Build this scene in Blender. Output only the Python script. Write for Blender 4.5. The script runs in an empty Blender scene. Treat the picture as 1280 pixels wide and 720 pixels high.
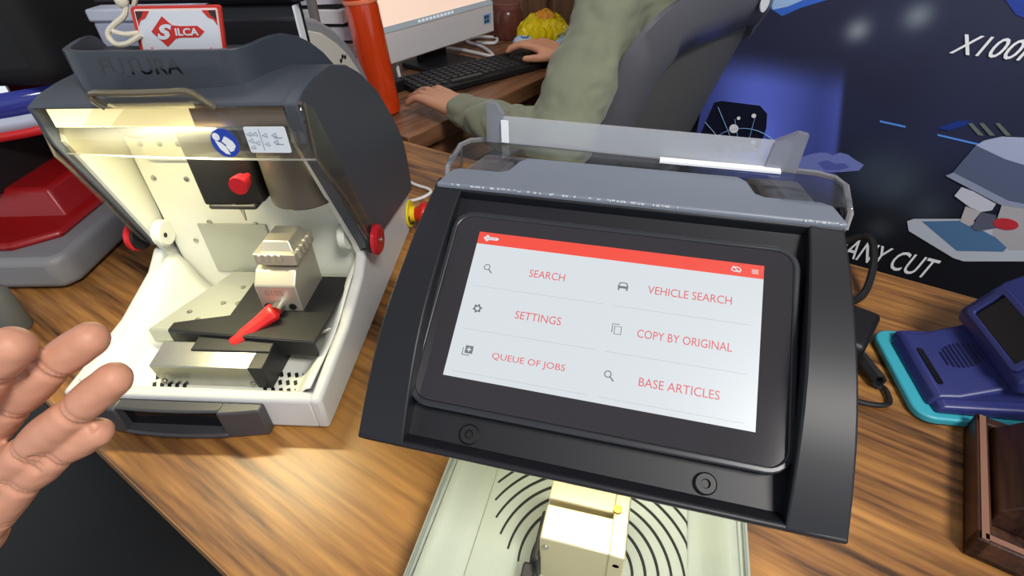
import bpy, bmesh, math, random
from mathutils import Vector, Matrix, noise
from math import sin, cos, pi, radians, sqrt, atan2, hypot
random.seed(7)
C = bpy.context.scene.collection
SC = bpy.context.scene

# ------------------------------------------------------------------ camera
RR = Vector((0.96619328, 0.25643309, -0.02669485))      # image right
DD = Vector((0.13851324, -0.60362657, -0.78514269))     # image down
FF = Vector((-0.21745029, 0.754902, -0.61873931))       # view direction
cam_data = bpy.data.cameras.new('camera')
cam = bpy.data.objects.new('camera', cam_data)
C.objects.link(cam)
cam_data.sensor_width = 36.0
cam_data.lens = 36.0 * 670.0 / 1280.0
cam_data.clip_start = 0.02
UU = -DD; BB = -FF
cam.matrix_world = Matrix(((RR.x, UU.x, BB.x, 0), (RR.y, UU.y, BB.y, 0), (RR.z, UU.z, BB.z, 1.2), (0, 0, 0, 1)))
SC.camera = cam

# ------------------------------------------------------------------ world, exposure, lamps
w = bpy.data.worlds.new('world'); SC.world = w; w.use_nodes = True
w.node_tree.nodes['Background'].inputs[0].default_value = (0.86, 0.92, 1.0, 1)
w.node_tree.nodes['Background'].inputs[1].default_value = 0.95
SC.view_settings.view_transform = 'Standard'
SC.view_settings.look = 'None'
SC.view_settings.exposure = 0.0
SC.view_settings.gamma = 1.0
SC.view_settings.use_curve_mapping = False

def area_lamp(name, loc, size, power, color, rot=(0, 0, 0), parent=None, size_y=None):
    d = bpy.data.lights.new(name, 'AREA')
    d.energy = power; d.color = color; d.size = size
    if size_y: d.shape = 'RECTANGLE'; d.size_y = size_y
    o = bpy.data.objects.new(name, d); C.objects.link(o)
    o.location = loc; o.rotation_euler = rot
    if parent: o.parent = parent
    return o
# unseen ceiling panels added for light, strongest towards the banner (housings built below)
PANELS = [(0.75, 1.45, 2.66), (-1.6, 1.2, 2.66), (-0.2, 2.6, 2.66), (0.9, -0.6, 2.66)]
PANEL_POWER = [12, 4, 22, 60]
for (x, y, z), pw in zip(PANELS, PANEL_POWER):
    area_lamp('added_panel_light', (x, y, z - 0.03), 0.56, pw, (1.0, 0.965, 0.92))

# ------------------------------------------------------------------ materials
def lin(c):
    return tuple((x / 255 / 12.92) if x / 255 <= 0.04045 else ((x / 255 + 0.055) / 1.055) ** 2.4 for x in c)
MATS = {}
def mat(name, rgb, rough=0.5, metal=0.0, spec=0.5, emit=0.0, noise_amt=0.0, noise_scale=30.0, bump=0.0, bump_scale=200.0, coat=0.0, trans=0.0, alpha=1.0, ior=1.45, sheen=0.0):
    if name in MATS: return MATS[name]
    m = bpy.data.materials.new(name); m.use_nodes = True
    nt = m.node_tree; b = nt.nodes['Principled BSDF']
    col = (*lin(rgb), 1)
    b.inputs['Base Color'].default_value = col
    b.inputs['Roughness'].default_value = rough
    b.inputs['Metallic'].default_value = metal
    b.inputs['Specular IOR Level'].default_value = spec
    b.inputs['IOR'].default_value = ior
    b.inputs['Coat Weight'].default_value = coat
    b.inputs['Transmission Weight'].default_value = trans
    b.inputs['Alpha'].default_value = alpha
    b.inputs['Sheen Weight'].default_value = sheen
    if emit > 0:
        b.inputs['Emission Color'].default_value = col
        b.inputs['Emission Strength'].default_value = emit
    tc = nt.nodes.new('ShaderNodeTexCoord')
    if noise_amt > 0:
        n = nt.nodes.new('ShaderNodeTexNoise'); n.inputs['Scale'].default_value = noise_scale; n.inputs['Detail'].default_value = 4
        nt.links.new(tc.outputs['Object'], n.inputs['Vector'])
        mx = nt.nodes.new('ShaderNodeMix'); mx.data_type = 'RGBA'
        k = noise_amt
        mx.inputs[6].default_value = tuple(max(0, c * (1 - k)) for c in col[:3]) + (1,)
        mx.inputs[7].default_value = tuple(min(1, c * (1 + k)) for c in col[:3]) + (1,)
        nt.links.new(n.outputs['Fac'], mx.inputs[0]); nt.links.new(mx.outputs[2], b.inputs['Base Color'])
    if bump > 0:
        n2 = nt.nodes.new('ShaderNodeTexNoise'); n2.inputs['Scale'].default_value = bump_scale; n2.inputs['Detail'].default_value = 3
        nt.links.new(tc.outputs['Object'], n2.inputs['Vector'])
        bp = nt.nodes.new('ShaderNodeBump'); bp.inputs['Strength'].default_value = bump; bp.inputs['Distance'].default_value = 0.002
        nt.links.new(n2.outputs['Fac'], bp.inputs['Height']); nt.links.new(bp.outputs['Normal'], b.inputs['Normal'])
    MATS[name] = m
    return m

def wood_mat(name, dark, mid, light, scale=1.0, rough=0.42, axis=0):
    m = bpy.data.materials.new(name); m.use_nodes = True
    nt = m.node_tree; b = nt.nodes['Principled BSDF']; N = nt.nodes.new; L = nt.links.new
    tc = N('ShaderNodeTexCoord'); mp = N('ShaderNodeMapping')
    s = [9.0 * scale] * 3; s[axis] = 0.9 * scale
    mp.inputs['Scale'].default_value = s
    L(tc.outputs['Object'], mp.inputs['Vector'])
    n1 = N('ShaderNodeTexNoise'); n1.inputs['Scale'].default_value = 1.6; n1.inputs['Detail'].default_value = 6; n1.inputs['Roughness'].default_value = 0.62; n1.inputs['Distortion'].default_value = 0.7
    L(mp.outputs['Vector'], n1.inputs['Vector'])
    mp2 = N('ShaderNodeMapping'); s2 = [85.0 * scale] * 3; s2[axis] = 5.0 * scale; mp2.inputs['Scale'].default_value = s2
    L(tc.outputs['Object'], mp2.inputs['Vector'])
    n2 = N('ShaderNodeTexNoise'); n2.inputs['Scale'].default_value = 1.5; n2.inputs['Detail'].default_value = 5
    L(mp2.outputs['Vector'], n2.inputs['Vector'])
    ad = N('ShaderNodeMath'); ad.operation = 'MULTIPLY_ADD'; ad.inputs[1].default_value = 0.60
    L(n2.outputs['Fac'], ad.inputs[0])
    sb = N('ShaderNodeMath'); sb.operation = 'SUBTRACT'; sb.inputs[1].default_value = 0.30
    L(n1.outputs['Fac'], sb.inputs[0]); L(sb.outputs[0], ad.inputs[2])
    cr = N('ShaderNodeValToRGB'); e = cr.color_ramp.elements
    e[0].position = 0.34; e[0].color = (*lin(dark), 1)
    e[1].position = 0.68; e[1].color = (*lin(light), 1)
    k = cr.color_ramp.elements.new(0.47); k.color = (*lin(mid), 1)
    L(ad.outputs[0], cr.inputs[0]); L(cr.outputs[0], b.inputs['Base Color'])
    b.inputs['Roughness'].default_value = rough
    bp = N('ShaderNodeBump'); bp.inputs['Strength'].default_value = 0.12; bp.inputs['Distance'].default_value = 0.002
    L(n2.outputs['Fac'], bp.inputs['Height']); L(bp.outputs['Normal'], b.inputs['Normal'])
    MATS[name] = m
    return m

WOOD = wood_mat('rustic_wood_laminate', (62, 40, 23), (128, 86, 46), (176, 126, 66), rough=0.36)
WOOD2 = wood_mat('brown_wood_laminate', (78, 52, 36), (122, 84, 58), (150, 108, 76), rough=0.4)
WOODW = wood_mat('wall_wood_laminate', (88, 60, 42), (128, 92, 66), (156, 118, 86), scale=0.8, axis=2)
WOODBOX = wood_mat('dark_brown_wood', (40, 20, 12), (62, 34, 21), (84, 50, 34), scale=1.4, axis=1)
HOUSE = mat('charcoal_powder_coat', (27, 28, 33), 0.45, spec=0.4)
HOOD = mat('dark_grey_plastic', (68, 73, 82), 0.42, bump=0.03, bump_scale=700)
BLACK = mat('black_plastic', (20, 20, 23), 0.45)
GLOSSB = mat('gloss_black', (16, 16, 19), 0.08)
GLASSB = mat('tablet_glass', (46, 44, 48), 0.08, spec=0.6)
WHITEB = mat('white_painted_metal', (216, 218, 208), 0.45)
SILVERB = mat('pale_grey_body', (190, 192, 192), 0.42)
SAGE = mat('pale_sage_coat', (158, 166, 154), 0.5, bump=0.25, bump_scale=600)
STEEL = mat('brushed_steel', (186, 184, 176), 0.3, metal=1.0, noise_amt=0.1, noise_scale=80)
CLAMPS = mat('clamp_steel', (196, 190, 174), 0.42, metal=0.75)
PLATE = mat('galvanised_plate', (176, 178, 168), 0.42, metal=0.45)
DARKM = mat('black_anodised', (27, 27, 29), 0.45)
RED = mat('red_plastic', (206, 36, 34), 0.38)
REDD = mat('dark_red_plastic', (170, 26, 36), 0.3)
YEL = mat('yellow_plastic', (228, 205, 40), 0.45)
def clear_mat(name, tint, alpha):
    m = bpy.data.materials.new(name); m.use_nodes = True
    nt = m.node_tree; nt.nodes.clear(); N = nt.nodes.new
    out = N('ShaderNodeOutputMaterial'); tr = N('ShaderNodeBsdfTransparent'); tr.inputs[0].default_value = (*tint, 1)
    gl = N('ShaderNodeBsdfGlossy'); gl.inputs['Roughness'].default_value = 0.06
    df = N('ShaderNodeBsdfDiffuse'); df.inputs[0].default_value = (0.7, 0.72, 0.76, 1)
    fr = N('ShaderNodeFresnel'); fr.inputs[0].default_value = 1.5
    m1 = N('ShaderNodeMixShader'); m1.inputs[0].default_value = alpha
    nt.links.new(tr.outputs[0], m1.inputs[1]); nt.links.new(df.outputs[0], m1.inputs[2])
    ge = N('ShaderNodeNewGeometry'); iv = N('ShaderNodeMath'); iv.operation = 'SUBTRACT'; iv.inputs[0].default_value = 1.0
    nt.links.new(ge.outputs['Backfacing'], iv.inputs[1]); mu = N('ShaderNodeMath'); mu.operation = 'MULTIPLY'
    nt.links.new(fr.outputs[0], mu.inputs[0]); nt.links.new(iv.outputs[0], mu.inputs[1])
    m2 = N('ShaderNodeMixShader'); nt.links.new(mu.outputs[0], m2.inputs[0]); nt.links.new(m1.outputs[0], m2.inputs[1]); nt.links.new(gl.outputs[0], m2.inputs[2])
    nt.links.new(m2.outputs[0], out.inputs[0])
    MATS[name] = m
    return m
CLEAR = clear_mat('clear_acrylic', (0.86, 0.88, 0.9), 0.02)
CLEARF = clear_mat('frosted_acrylic_edge', (0.85, 0.87, 0.9), 0.36)
SMOKE = clear_mat('smoky_shield', (0.82, 0.80, 0.74), 0.03)

# ------------------------------------------------------------------ mesh builder
class MB:
    def __init__(s): s.v = []; s.f = []; s.m = []
    def add(s, vs, fs, m=0, M=None):
        o = len(s.v)
        for p in vs:
            p = Vector(p)
            s.v.append(tuple(M @ p) if M else tuple(p))
        for f in fs:
            if len(set(f)) == len(f) and max(f) < len(vs): s.f.append(tuple(i + o for i in f)); s.m.append(m)
        return s
    def box(s, c, d, m=0, M=None, rz=0, taper=1.0):
        x, y, z = d[0] / 2, d[1] / 2, d[2] / 2; t = taper
        vs = [(-x, -y, -z), (x, -y, -z), (x, y, -z), (-x, y, -z), (-x * t, -y * t, z), (x * t, -y * t, z), (x * t, y * t, z), (-x * t, y * t, z)]
        T = Matrix.Translation(c) @ Matrix.Rotation(rz, 4, 'Z')
        if M: T = M @ T
        return s.add(vs, [(0, 3, 2, 1), (4, 5, 6, 7), (0, 1, 5, 4), (1, 2, 6, 5), (2, 3, 7, 6), (3, 0, 4, 7)], m, T)
    def prism(s, poly, a0, a1, plane='xy', m=0, M=None):
        n = len(poly)
        def to3(p, a):
            if plane == 'xy': return (p[0], p[1], a)
            if plane == 'yz': return (a, p[0], p[1])
            return (p[0], a, p[1])
        vs = [to3(p, a0) for p in poly] + [to3(p, a1) for p in poly]
        fs = [tuple(range(n)), tuple(range(2 * n - 1, n - 1, -1))] + [(i, (i + 1) % n, n + (i + 1) % n, n + i) for i in range(n)]
        return s.add(vs, fs, m, M)
    def ring(s, outer, inner, a0, a1, m=0, M=None):
        n = len(outer)
        vs = [(p[0], p[1], a) for a in (a0, a1) for p in outer] + [(p[0], p[1], a) for a in (a0, a1) for p in inner]
        fs = []
        for i in range(n):
            j = (i + 1) % n
            fs += [(i, j, n + j, n + i), (2 * n + j, 2 * n + i, 3 * n + i, 3 * n + j), (n + i, n + j, 3 * n + j, 3 * n + i), (j, i, 2 * n + i, 2 * n + j)]
        return s.add(vs, fs, m, M)
    def lathe(s, prof, n=24, m=0, M=None):
        vs = []; fs = []; k = len(prof)
        for i in range(n):
            a = 2 * pi * i / n
            vs += [(r * cos(a), r * sin(a), z) for r, z in prof]
        for i in range(n):
            j = (i + 1) % n
            for q in range(k - 1): fs.append((i * k + q, j * k + q, j * k + q + 1, i * k + q + 1))
        fs.append(tuple(i * k for i in range(n))[::-1]); fs.append(tuple(i * k + k - 1 for i in range(n)))
        return s.add(vs, fs, m, M)
    def tube(s, path, r, n=8, m=0, M=None, closed=False, flat=1.0):
        P = [Vector(p) for p in path]; L = len(P); rings = []
        up = None
        vs = []; fs = []
        for i, p in enumerate(P):
            a = P[(i - 1) % L] if (closed or i > 0) else P[i]; b = P[(i + 1) % L] if (closed or i < L - 1) else P[i]
            t = (b - a).normalized()
            if up is None:
                up = Vector((0, 0, 1)) if abs(t.z) < 0.9 else Vector((1, 0, 0))
            x = t.cross(up)
            if x.length < 1e-4: x = t.orthogonal()
            x.normalize(); y = x.cross(t).normalized(); up = y
            rr = r[i] if isinstance(r, (list, tuple)) else r
            vs += [tuple(p + x * rr * cos(2 * pi * k / n) + y * rr * flat * sin(2 * pi * k / n)) for k in range(n)]
        for i in range(L if closed else L - 1):
            j = (i + 1) % L
            for k in range(n): fs.append((i * n + k, i * n + (k + 1) % n, j * n + (k + 1) % n, j * n + k))
        if not closed:
            fs.append(tuple(range(n))[::-1]); fs.append(tuple(range((L - 1) * n, L * n)))
        return s.add(vs, fs, m, M)
    def grid(s, nu, nv, fn, m=0, M=None):
        vs = [fn(i / nu, j / nv) for j in range(nv + 1) for i in range(nu + 1)]
        fs = [(j * (nu + 1) + i, j * (nu + 1) + i + 1, (j + 1) * (nu + 1) + i + 1, (j + 1) * (nu + 1) + i) for j in range(nv) for i in range(nu)]
        return s.add(vs, fs, m, M)
    def ball(s, c, r, m=0, nu=16, nv=10, M=None):
        r = r if isinstance(r, (tuple, list)) else (r, r, r)
        prof = [(max(1e-4, sin(pi * i / nv)), -cos(pi * i / nv)) for i in range(nv + 1)]
        T = Matrix.Translation(c) @ Matrix.Diagonal((*r, 1))
        return s.lathe(prof, nu, m, M @ T if M else T)
    def build(s, name, mats, parent=None, bevel=0.0, seg=2, smooth=35, loc=None, rot=None, thick=0.0):
        me = bpy.data.meshes.new(name); me.from_pydata(s.v, [], s.f)
        if not isinstance(mats, (list, tuple)): mats = [mats]
        for x in mats: me.materials.append(x)
        for p, mi in zip(me.polygons, s.m): p.material_index = mi
        bm = bmesh.new(); bm.from_mesh(me)
        bmesh.ops.recalc_face_normals(bm, faces=bm.faces)
        bm.to_mesh(me); bm.free()
        if smooth:
            for p in me.polygons: p.use_smooth = True
            me.set_sharp_from_angle(angle=radians(smooth))
        o = bpy.data.objects.new(name, me); C.objects.link(o)
        if parent: o.parent = parent
        if loc is not None: o.location = loc
        if rot is not None: o.rotation_euler = rot
        if thick > 0:
            md = o.modifiers.new('solid', 'SOLIDIFY'); md.thickness = thick; md.offset = 0
        if bevel > 0:
            md = o.modifiers.new('bevel', 'BEVEL'); md.width = bevel; md.segments = seg; md.limit_method = 'ANGLE'; md.angle_limit = radians(32); md.harden_normals = False
        return o

def tag(o, label=None, cat=None, group=None, kind=None):
    if label: o['label'] = label
    if cat: o['category'] = cat
    if group: o['group'] = group
    if kind: o['kind'] = kind
    return o
def thing(name, label, cat, loc=(0, 0, 0), rz=0.0, group=None):
    o = bpy.data.objects.new(name, None); C.objects.link(o); o.empty_display_size = 0.05
    o.location = loc; o.rotation_euler = (0, 0, rz)
    return tag(o, label, cat, group)
def T(x, y, z): return Matrix.Translation((x, y, z))
def RX(a): return Matrix.Rotation(a, 4, 'X')
def RY(a): return Matrix.Rotation(a, 4, 'Y')
def RZ(a): return Matrix.Rotation(a, 4, 'Z')
def rrect(x0, y0, x1, y1, r, n=5):
    pts = []
    for cx, cy, a in ((x1 - r, y0 + r, -90), (x1 - r, y1 - r, 0), (x0 + r, y1 - r, 90), (x0 + r, y0 + r, 180)):
        for i in range(n + 1):
            t = radians(a + 90 * i / n); pts.append((cx + r * cos(t), cy + r * sin(t)))
    return pts
def spline(pts, n=8):
    P = [Vector(p) for p in pts]; out = []
    for i in range(len(P) - 1):
        a = P[max(0, i - 1)]; b = P[i]; c = P[i + 1]; d = P[min(len(P) - 1, i + 2)]
        for k in range(n):
            t = k / n
            out.append(0.5 * ((2 * b) + (c - a) * t + (2 * a - 5 * b + 4 * c - d) * t * t + (3 * b - a - 3 * c + d) * t ** 3))
    out.append(P[-1]); return out
TEXTS = {}
def text_geo(s, shear=0.0, extrude=0.0, bold=0.0):
    key = (s, shear, extrude, bold)
    if key in TEXTS: return TEXTS[key]
    cu = bpy.data.curves.new('lettering', 'FONT'); cu.body = s; cu.size = 1.0; cu.shear = shear; cu.extrude = extrude; cu.offset = bold; cu.resolution_u = 3
    o = bpy.data.objects.new('lettering', cu); C.objects.link(o)
    dg = bpy.context.evaluated_depsgraph_get(); me = bpy.data.meshes.new_from_object(o.evaluated_get(dg))
    vs = [tuple(v.co) for v in me.vertices]; fs = [tuple(p.vertices) for p in me.polygons]
    bpy.data.objects.remove(o); bpy.data.curves.remove(cu); bpy.data.meshes.remove(me)
    x0 = min(v[0] for v in vs); x1 = max(v[0] for v in vs); y0 = min(v[1] for v in vs); y1 = max(v[1] for v in vs)
    TEXTS[key] = (vs, fs, x0, x1, y0, y1)
    return TEXTS[key]
def text_fit(mb, s, x0, x1, y0, y1, M, m=0, shear=0.0, bold=0.0):
    """lettering stretched into the box x0..x1, y0..y1 of the plane M"""
    vs, fs, a, b, c_, d = text_geo(s, shear, 0.0, bold)
    out = [(x0 + (v[0] - a) / (b - a) * (x1 - x0), y0 + (v[1] - c_) / (d - c_) * (y1 - y0), 0) for v in vs]
    mb.add(out, fs, m, M)
def organic(name, caps, mats, parent=None, voxel=0.004, smooth_it=6, balls=(), post=None):
    """one continuous skin over tapered limbs (a, ra, b, rb) and ellipsoids (centre, radii, rotation)"""
    mb = MB()
    for a, ra, b, rb in caps:
        a = Vector(a); b = Vector(b); d = b - a; L = d.length
        q = d.to_track_quat('Z', 'Y').to_matrix().to_4x4() if L > 1e-6 else Matrix()
        prof = [(max(1e-5, ra * sin(pi / 2 * i / 5)), -ra * cos(pi / 2 * i / 5)) for i in range(6)]
        prof += [(max(1e-5, rb * cos(pi / 2 * i / 5)), L + rb * sin(pi / 2 * i / 5)) for i in range(6)]
        mb.lathe(prof, 16, 0, Matrix.Translation(a) @ q)
    for bl in balls:
        c, r = bl[0], bl[1]; Rm = bl[2] if len(bl) > 2 else Matrix()
        mb.ball((0, 0, 0), r, 0, 16, 10, Matrix.Translation(c) @ Rm)
    o = mb.build(name, mats, None, smooth=0)
    md = o.modifiers.new('remesh', 'REMESH'); md.mode = 'VOXEL'; md.voxel_size = voxel
    ms = o.modifiers.new('smooth', 'SMOOTH'); ms.iterations = smooth_it; ms.factor = 0.5
    dg = bpy.context.evaluated_depsgraph_get(); me = bpy.data.meshes.new_from_object(o.evaluated_get(dg))
    old = o.data; o.modifiers.clear(); o.data = me; bpy.data.meshes.remove(old); me.name = name
    if post:
        nv_ = len(me.vertices); cs_ = [0.0] * (3 * nv_); ns_ = [0.0] * (3 * nv_)
        me.vertices.foreach_get('co', cs_); me.vertex_normals.foreach_get('vector', ns_)
        out_ = []
        for i in range(0, 3 * nv_, 3): out_ += post(Vector(cs_[i:i + 3]), Vector(ns_[i:i + 3]))[:]
        me.vertices.foreach_set('co', out_); me.update()
    for p in me.polygons: p.use_smooth = True
    if parent: o.parent = parent
    return o

# ------------------------------------------------------------------ the setting
TA = Vector((-0.514, 0.986)); TU = Vector((0.9455, -0.3256)); TN = Vector((0.3256, 0.9455))     # counter: back edge corner, along, away
TROT = atan2(TU.y, TU.x)
def tp(s, o, z): p = TA + TU * s + TN * o; return (p.x, p.y, z)
DA = Vector((-0.508, 1.001)); DU = Vector((0.40, 0.9165)); DN = Vector((-0.9165, 0.40))           # second desk: near front corner, along, towards the wall
DROT = atan2(DU.y, DU.x)
def dp(s, o, z): p = DA + DU * s + DN * o; return (p.x, p.y, z)

FLOORM = mat('dark_floor', (15, 14, 13), 0.6, noise_amt=0.3, noise_scale=6)
WALLM = mat('grey_wall', (176, 178, 184), 0.8, noise_amt=0.05)
CEILM = mat('white_ceiling', (238, 238, 238), 0.85)
tag(MB().box((0, 1.0, -0.05), (8, 8, 0.1)).build('floor', FLOORM), kind='structure')
tag(MB().box((0, 1.0, 2.85), (8, 8, 0.1)).build('ceiling', CEILM), kind='structure')
wl = MB().box((0, 0, 1.4), (3.6, 0.08, 2.8)).build('wall_left', WALLM, loc=dp(1.6, 0.95, 0), rot=(0, 0, DROT)); tag(wl, kind='structure')
wb = MB()
for i in range(9):
    wb.box((-0.62 + 0.245 * i, 0, 1.4), (0.241, 0.05, 2.8))
wbo = wb.build('wall_back', WOODW, loc=dp(1.04, 0.35, 0), rot=(0, 0, DROT - pi / 2), bevel=0.002); tag(wbo, kind='structure')
wf = MB().box((0, 0, 1.4), (4.0, 0.08, 2.8)).build('wall_right', mat('blue_grey_wall', (96, 102, 120), 0.8), loc=tp(2.2, 0.75, 0), rot=(0, 0, TROT)); tag(wf, kind='structure')
PANELM = mat('lamp_diffuser', (255, 250, 240), 0.5, emit=2.2)
for i, (x, y, z) in enumerate(PANELS):
    t = thing('added_ceiling_light', ['unseen white square ceiling light panel added over the banner', 'unseen white square ceiling light panel added over the red machine', 'unseen white square ceiling light panel added over the computer desk', 'unseen white square light panel added above and behind the viewer'][i], 'ceiling light', (x, y, z), 0, 'unseen ceiling lights')
    MB().ring(rrect(-0.31, -0.31, 0.31, 0.31, 0.01, 2), rrect(-0.285, -0.285, 0.285, 0.285, 0.01, 2), 0.0, 0.14).build('frame', WHITEB, t)
    MB().box((0, 0, 0.01), (0.57, 0.57, 0.012)).build('diffuser', PANELM, t)

# counter (front table)
t = thing('counter_table', 'long counter with rustic brown wood-grain laminate top under both key machines', 'table', tp(0, 0, 0), TROT)
MB().box((0.40, -0.3675, 0.73), (2.6, 0.735, 0.04)).build('table_top', WOOD, t, bevel=0.002)
MB().box((0.40, -0.7355, 0.73), (2.6, 0.001, 0.036)).build('edge_band', mat('edge_band', (150, 110, 72), 0.45), t)
MB().box((0.40, -0.52, 0.36), (2.4, 0.02, 0.69)).build('modesty_panel', mat('black_laminate', (14, 13, 13), 0.6), t)
for x in (-0.85, 0.02, 1.65): MB().box((x, -0.40, 0.355), (0.03, 0.6, 0.71)).build('leg', mat('dark_grey_laminate', (58, 54, 52), 0.6), t)

# second desk with the computer
t = thing('computer_desk', 'dark brown wooden computer desk behind the counter, under keyboard and monitor', 'desk', dp(0, 0, 0), DROT)
MB().box((0.50, 0.33, 0.73), (1.0, 0.66, 0.04)).build('desk_top', WOOD2, t, bevel=0.002)
MB().box((0.52, 0.03, 0.66), (0.94, 0.018, 0.10)).build('apron', WOOD2, t)
for x in (0.03, 0.97): MB().box((x, 0.33, 0.355), (0.03, 0.6, 0.71)).build('side_panel', WOOD2, t)
hl = MB()
for q in (-0.014, 0.014): hl.lathe([(0.0001, 0), (0.006, 0), (0.006, 0.004), (0.0001, 0.006)], 10, 0, T(0.10 + q, 0.02, 0.665) @ RX(pi / 2))
hl.build('hardware', STEEL, t)

# ------------------------------------------------------------------ banner
PB0 = TA + TN * 0.55
bn = thing('advertising_banner', 'dark navy printed banner with white lettering and a key machine picture behind the counter', 'banner', (PB0.x, PB0.y, 0), TROT)
def uv_of(px, py):
    """point of the banner's plane that the photograph shows at px, py -> (s, z)"""
    d = FF + RR * ((px - 640) / 670.0) + DD * ((py - 360) / 670.0)
    tt = PB0.dot(TN) / (d.x * TN.x + d.y * TN.y)
    return ((Vector((d.x, d.y)) * tt - PB0).dot(TU), d.z * tt + 1.2)
S0, S1, Z0, Z1 = 0.46, 1.75, 0.06, 1.9
def smooth(a, b, x):
    x = max(0.0, min(1.0, (x - a) / (b - a))); return x * x * (3 - 2 * x)
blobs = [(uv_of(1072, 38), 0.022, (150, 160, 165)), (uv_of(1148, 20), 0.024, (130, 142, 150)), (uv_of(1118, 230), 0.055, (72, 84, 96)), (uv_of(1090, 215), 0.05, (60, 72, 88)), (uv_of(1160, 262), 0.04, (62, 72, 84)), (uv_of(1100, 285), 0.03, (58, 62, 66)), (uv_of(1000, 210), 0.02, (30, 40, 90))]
def bcol(s, z):
    base = Vector((43, 47, 74)); dk = Vector((25, 26, 32))
    a_lo = uv_of(1100, 300)[1]; a_hi = uv_of(1100, 160)[1]
    c = dk.lerp(base, smooth(a_lo, a_hi, z))
    (xa, za), (xb, zb) = uv_of(1054, 105), uv_of(1046, 190); sx = xa + (xb - xa) * (z - za) / (zb - za); l0 = uv_of(890, 150)[0]
    top = uv_of(1000, 92)[1]; bot = uv_of(1000, 215)[1]
    if s < sx + 0.006:                              # printed blue beam with a crisp right edge
        k = smooth(sx + 0.006, sx - 0.006, s) * smooth(top + 0.04, top - 0.04, z) * smooth(bot - 0.12, bot + 0.02, z)
        u = (s - l0) / (sx - l0)
        wv = 0.62 + 0.38 * abs(sin(u * 3.3 + 0.35)) ** 1.5
        c = c.lerp(Vector((108, 128, 236)) * wv + Vector((6, 6, 20)), k * 0.95)
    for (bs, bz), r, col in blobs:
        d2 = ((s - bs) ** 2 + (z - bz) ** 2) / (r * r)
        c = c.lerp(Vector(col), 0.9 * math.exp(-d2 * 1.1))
    n = noise.noise(Vector((s * 9, z * 9, 0)))
    return c * (1 + 0.08 * n)
nu, nv = 260, 220
g = MB().grid(nu, nv, lambda a, b: (S0 + (S1 - S0) * a, 0, Z0 + (Z1 - Z0) * b))
gm = bpy.data.materials.new('banner_print'); gm.use_nodes = True
at = gm.node_tree.nodes.new('ShaderNodeVertexColor'); at.layer_name = 'print'
gm.node_tree.links.new(at.outputs[0], gm.node_tree.nodes['Principled BSDF'].inputs['Base Color'])
gm.node_tree.nodes['Principled BSDF'].inputs['Roughness'].default_value = 0.42
pb = g.build('printed_sheet', gm, bn, smooth=0)
ca = pb.data.color_attributes.new('print', 'FLOAT_COLOR', 'POINT')
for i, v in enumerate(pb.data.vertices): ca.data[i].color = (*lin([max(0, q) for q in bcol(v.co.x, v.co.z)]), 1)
MB().box(((S0 + S1) / 2, 0.008, (Z0 + Z1) / 2), (S1 - S0, 0.012, Z1 - Z0)).build('backing_board', BLACK, bn)
for x in (S0 + 0.1, S1 - 0.1): MB().box((x, 0.01, 0.03), (0.06, 0.3, 0.06)).build('foot', BLACK, bn)
PRN = {}
def ink(name, rgb):
    return mat('ink_' + name, rgb, 0.45)
LAY = [0.0006]
def print_poly(name, pts, rgb, iname, raw=False):
    q = [uv_of(*p) for p in pts]
    LAY[0] += 0.00015
    return MB().prism([(a, b) for a, b in q], -LAY[0], -LAY[0] + 0.0001, 'xz').build(name, ink(iname, rgb), bn, smooth=0)
BM = Matrix(((1, 0, 0, 0), (0, 0, 1, 0), (0, 1, 0, 0), (0, 0, 0, 1)))    # text plane x,y -> banner x,z
def banner_text(s, pa, pb_, h_px, shear):
    (x0, z0), (x1, z1) = uv_of(*pa), uv_of(*pb_)
    zt = uv_of(pa[0], pa[1] - h_px)[1]
    mb = MB(); text_fit(mb, s, x0, x1, z0, zt, T(0, -0.0035, 0) @ BM, 0, shear, 0.006)
    mb.build('lettering', ink('white', (250, 251, 253)), bn, smooth=0)
banner_text('X100H', (1186, 66), (1300, 80), 26, 0.32)
banner_text('MANY CUT', (1036, 315), (1165, 346), 26, 0.30)
# dial and glove pictures, light streaks
print_poly('dark_dial_picture', [(893, 128), (902, 126), (950, 132), (959, 142), (958, 160), (948, 190), (880, 190), (872, 176)], (18, 22, 44), 'dial')
dm = MB()
cs, cz = uv_of(928, 205)
for rpx, r in ((1, 0.094), (1, 0.052)):
    dm.tube([(cs + r * cos(a * pi / 18), -0.0042, cz + r * 0.95 * sin(a * pi / 18)) for a in range(2, 17)], 0.0012, 4)
for q in ((898, 133), (919, 148), (944, 147), (882, 152)):
    e = uv_of(*q); dm.tube([(cs, -0.0042, cz), (e[0], -0.0042, e[1])], 0.0009, 4)
dm.build('dial_lines', ink('pale_blue', (120, 160, 205)), bn)
for q, r in (((918, 160), 0.0105), ((943, 144), 0.005), ((924, 147), 0.004), ((942, 177), 0.005)):
    e = uv_of(*q); MB().lathe([(0.0001, 0), (r, 0), (r, 0.0005), (0.0001, 0.0005)], 16, 0, T(e[0], -0.0045, e[1]) @ RX(pi / 2)).build('dial_mark', ink('white', (250, 251, 253)), bn)
print_poly('glove_picture', [(984, 204), (1000, 197), (1012, 193), (1024, 190.5), (1034, 191), (1041, 194), (1050, 190.5), (1060, 193), (1068, 199), (1080, 206), (1074, 213), (1050, 215), (984, 214)], (122, 134, 204), 'glove')
print_poly('glove_shade', [(1022, 203), (1034, 200), (1044, 204), (1056, 204), (1062, 209), (1048, 213), (1030, 212)], (92, 102, 180), 'glove_shade')
print_poly('light_streak', [(962, 10), (985, 0), (1042, -14), (1040, -2), (1000, 10), (978, 20)], (60, 110, 215), 'streak')
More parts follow.
